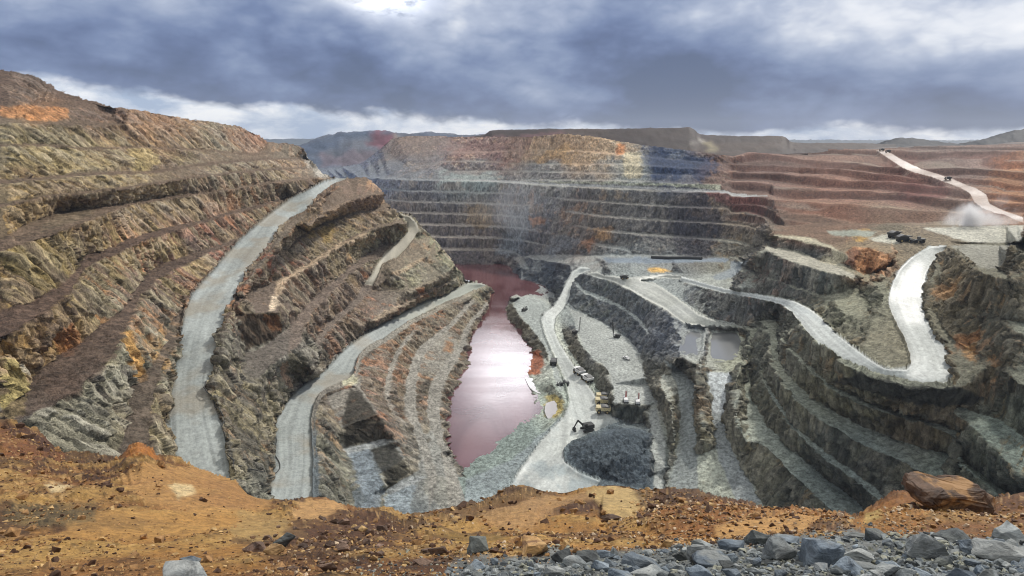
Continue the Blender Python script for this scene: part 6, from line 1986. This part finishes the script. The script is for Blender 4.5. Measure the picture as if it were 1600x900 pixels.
def make_loader(body_m):
    r = empty("wheel_loader")
    for x in (-2.0, 2.0):
        for sgn in (-1, 1):
            MB().bar((x, sgn * 1.5 - 0.4, 1.1), (x, sgn * 1.5 + 0.4, 1.1), 1.1, 14).build("wheel", V_TYRE, r)
    MB().box(-3.6, -0.3, -1.2, 1.2, 1.2, 3.0, bev=0.15).build("body", body_m, r)
    MB().box(-0.3, 2.6, -0.8, 0.8, 1.2, 2.2, bev=0.1).build("front_frame", body_m, r)
    cb = MB().box(-0.9, 0.8, -0.9, 0.9, 2.2, 4.1).build("cab", body_m, r)
    MB().box(0.81, 0.86, -0.75, 0.75, 2.8, 3.9, bev=0).build("windscreen", V_GLASS, cb)
    for sgn in (-1, 1):
        MB().bar((1.4, sgn * 0.7, 2.2), (4.2, sgn * 0.7, 1.0), 0.2, 6).build("arm", body_m, r)
    MB().prism([(4.0, 0.2), (5.6, 0.2), (5.7, 0.4), (4.6, 0.6), (4.4, 1.3), (4.9, 2.0), (4.3, 2.0), (3.9, 1.2)], -1.9, 1.9).build("bucket", V_DARK, r)
    return r


def make_pickup():
    r = empty("pickup_truck")
    MB().prism([(-2.6, 0.5), (2.6, 0.5), (2.65, 1.15), (1.3, 1.3), (0.6, 1.9), (-0.8, 1.9), (-0.95, 1.3), (-2.65, 1.3)], -0.95, 0.95).build("body", V_WHITE, r)
    MB().prism([(1.2, 1.32), (0.58, 1.85), (-0.7, 1.85), (-0.85, 1.34)], -0.97, 0.97).build("window", V_GLASS, r)
    for x in (-1.7, 1.7):
        for sgn in (-1, 1):
            MB().bar((x, sgn * 0.9 - 0.12, 0.42), (x, sgn * 0.9 + 0.12, 0.42), 0.42, 12).build("wheel", V_TYRE, r)
    return r


def copy_tree(o, parent=None):
    c = o.copy(); COL.objects.link(c)
    c.parent = parent
    for ch in list(o.children):
        copy_tree(ch, c)
    return c


def ground_right(u, v):
    i = int(round((u - UR[0, 0]) / STEP)); j = int(round((v - VR[0, 0]) / STEP))
    return Vector(PR[j, i])


def stand(o, u, v, heading, label, cat, group=None, scale=1.0, lift=0.0):
    p = ground_right(u, v)
    o.location = p + Vector((0, 0, lift))
    o.rotation_euler = (0, 0, math.radians(heading))
    o.scale = (scale,) * 3
    tag(o, label, cat, group)
    return o


tr_d = make_haul_truck(V_DARK, V_GREY)
tr_c = make_haul_truck(V_CREAM, V_CREAM)
tr_w = make_haul_truck(V_WHITE, V_DARK)
GT = "haul trucks working in the pit"
stand(tr_w, 905, 585, 115, "dark haul truck with white-edged body, farther of the pair on the pale pit road", "haul truck", GT)
stand(copy_tree(tr_w), 917, 597, 118, "dark haul truck with white-edged body, nearer of the pair on the pale pit road", "haul truck", GT)
GP = "cream haul trucks parked side by side"
stand(tr_c, 942, 626, 178, "cream haul truck parked farthest from the spoil heap in the row of three", "haul truck", GP, 0.95)
stand(copy_tree(tr_c), 941, 635, 180, "cream haul truck parked in the middle of the row of three", "haul truck", GP, 0.95)
stand(copy_tree(tr_c), 943, 645, 177, "cream haul truck parked nearest the spoil heap in the row of three", "haul truck", GP, 0.95)
stand(tr_d, 865, 570, 80, "dark haul truck alone beside the red bank of the lake", "haul truck", GT, 0.9)
stand(copy_tree(tr_d), 975, 436, 10, "dark haul truck on the thin pale road above the benches", "haul truck", GT, 0.8)
stand(copy_tree(tr_d), 1397, 371, 20, "dark haul truck on the pale pad under the black bank", "haul truck", GT, 0.95)
stand(copy_tree(tr_d), 1411, 378, 0, "dark haul truck just below the one on the pale pad", "haul truck", GT, 0.95)
stand(copy_tree(tr_d), 1378, 236, 150, "dark haul truck at the far road's top, left of its neighbour", "haul truck", GT, 0.8)
stand(copy_tree(tr_d), 1388, 239, 150, "dark haul truck at the far road's top, right of its neighbour", "haul truck", GT, 0.8)
stand(copy_tree(tr_d), 1481, 281, 150, "dark haul truck halfway down the far road above the dark red slope", "haul truck", GT, 0.75)
ld = make_loader(V_GREY)
stand(ld, 881, 601, 185, "dark wheel loader left of the pale pit road above the yellow pond", "wheel loader")
stand(copy_tree(ld), 1435, 380, 170, "dark wheel loader at the right end of the machines near the hairpin road", "wheel loader", None, 1.0)
ex = make_excavator(V_DARK)
stand(ex, 917, 673, 200, "large black excavator standing between the pit road and the spoil heap", "excavator", None, 1.15)
stand(copy_tree(ex), 819, 486, 60, "small dark excavator alone on the pale pad by the lake", "excavator", None, 0.75)
dr = make_drill(V_WHITE, V_RED, 6.5)
stand(dr, 977, 629, 90, "red and white drill rig at the edge of the dark cut, left of its twin", "drill rig", "red drill rigs", 0.95)
stand(copy_tree(dr), 996, 631, 80, "red and white drill rig at the edge of the dark cut, right of its twin", "drill rig", "red drill rigs", 0.95)
dk = make_drill(V_DARK, V_DARK, 14.0, 1.5)
stand(dk, 899, 521, 30, "dark drill rig with a tall mast at the top end of the grey platform", "drill rig", "dark drill rigs with tall masts")
stand(copy_tree(dk), 964, 527, 150, "dark drill rig with a tall mast under the grey bench face", "drill rig", "dark drill rigs with tall masts")
stand(make_pickup(), 979, 561, 120, "small white pickup truck in the middle of the grey platform", "pickup truck", None, 1.2)

# long dark tube along the foot of the far wall
pm = MB()
pp = [ground_right(u, v) + Vector((0, 0, 1.6)) for u, v in ((1018, 403.5), (1045, 404.5), (1072, 405), (1096, 406))]
for a, b in zip(pp, pp[1:]):
    pm.bar(a, b, 1.5, 10)
tag(pm.build("dark_tube", V_DARK), "long black pipe lying along the foot of the far wall", "tube")

# cables lying along the left roads
def cable(name, pts, label, dz=0.25):
    m = MB()
    i0 = []
    for u, v, q in spline([(a, b, 0.0) for a, b in pts], 5):
        i = int(round((u - U[0, 0]) / STEP)); j = int(round((v - V[0, 0]) / STEP))
        i0.append(Vector(PL[j, i]) + Vector((0, 0, dz)))
    for a, b in zip(i0, i0[1:]):
        if (b - a).length < 25:
            m.bar(a, b, 0.2, 5)
    tag(m.build(name, V_DARK), label, "hose")


cable("hose", [(331, 602), (334, 632), (346, 662), (353, 690), (356, 712), (366, 726), (390, 735), (420, 742), (434, 738), (438, 726), (430, 712), (432, 690), (430, 676)],
      "black hose hanging from the upper left road down to the lower one")

# ------------------------------------------------------------------ spoil heap beside the pit road (its own mass of broken rock)
# dust raised on the right-hand pad
def dust(name, u, v, lam, rx, rzz, dens, label, seed):
    bm = bmesh.new()
    bmesh.ops.create_icosphere(bm, subdivisions=3, radius=1.0)
    me = bpy.data.meshes.new(name); bm.to_mesh(me); bm.free()
    o = bpy.data.objects.new(name, me); COL.objects.link(o)
    o.location = at(u, v, lam=lam)
    o.scale = (rx, rx * 0.6, rzz)
    m = bpy.data.materials.new(name); m.use_nodes = True
    t = NT(m.node_tree); t.n.clear()
    out = t.node("ShaderNodeOutputMaterial")
    vol = t.node("ShaderNodeVolumePrincipled")
    vol.inputs["Color"].default_value = (0.98, 0.98, 0.98, 1)
    vol.inputs["Anisotropy"].default_value = 0.35
    tc = t.node("ShaderNodeTexCoord").outputs["Object"]
    ln = t.node("ShaderNodeVectorMath", operation='LENGTH'); t.put(ln.inputs[0], tc)
    n = t.noise(t.mapping(tc, (1, 1, 0.8), (seed, 0, 0)), 1.6, 6, 0.62, 0.8)
    rad = t.m('ADD', ln.outputs["Value"], t.m('MULTIPLY', t.m('SUBTRACT', n, 0.5), -1.5))
    fall = t.ss(rad, 0.0, 0.85, 1.0, 0.0)
    edge = t.ss(ln.outputs["Value"], 0.6, 0.98, 1.0, 0.0)
    fall = t.m('MULTIPLY', fall, edge)
    d_ = t.m('MULTIPLY', t.m('MULTIPLY', fall, fall), t.ss(n, 0.44, 0.66))
    t.put(vol.inputs["Density"], t.m('MULTIPLY', d_, dens))
    t.l.new(vol.outputs[0], out.inputs["Volume"])
    me.materials.append(m)
    tag(o, label, "dust cloud", kind='stuff')


dust("dust_cloud", 1513, 351, 470, 32, 24, 0.34, "white dust cloud rising from the pale pad on the right", 1.0)
dust("dust_cloud", 1540, 344, 485, 46, 28, 0.10, "thin grey dust trailing right of the white dust cloud", 4.0)

dust("dust_cloud", 800, 335, 860, 110, 75, 0.006, "thin pale dust drifting across the middle of the far wall", 2.0)
dust("dust_cloud", 1000, 345, 780, 80, 60, 0.004, "faint grey dust in front of the east part of the far wall", 3.0)

# ------------------------------------------------------------------ air
hb = bmesh.new()
bmesh.ops.create_cube(hb, size=1.0)
hm = bpy.data.meshes.new("haze"); hb.to_mesh(hm); hb.free()
ho = bpy.data.objects.new("haze", hm); COL.objects.link(ho)
ho.location = (0, 4600, 215); ho.scale = (19600, 9800, 470)
mz = bpy.data.materials.new("haze"); mz.use_nodes = True
tz = NT(mz.node_tree); tz.n.clear()
oz = tz.node("ShaderNodeOutputMaterial"); vz = tz.node("ShaderNodeVolumePrincipled")
vz.inputs["Color"].default_value = (0.78, 0.87, 1.0, 1)
vz.inputs["Density"].default_value = 0.00005
tz.l.new(vz.outputs[0], oz.inputs["Volume"])
hm.materials.append(mz)
tag(ho, kind='stuff')
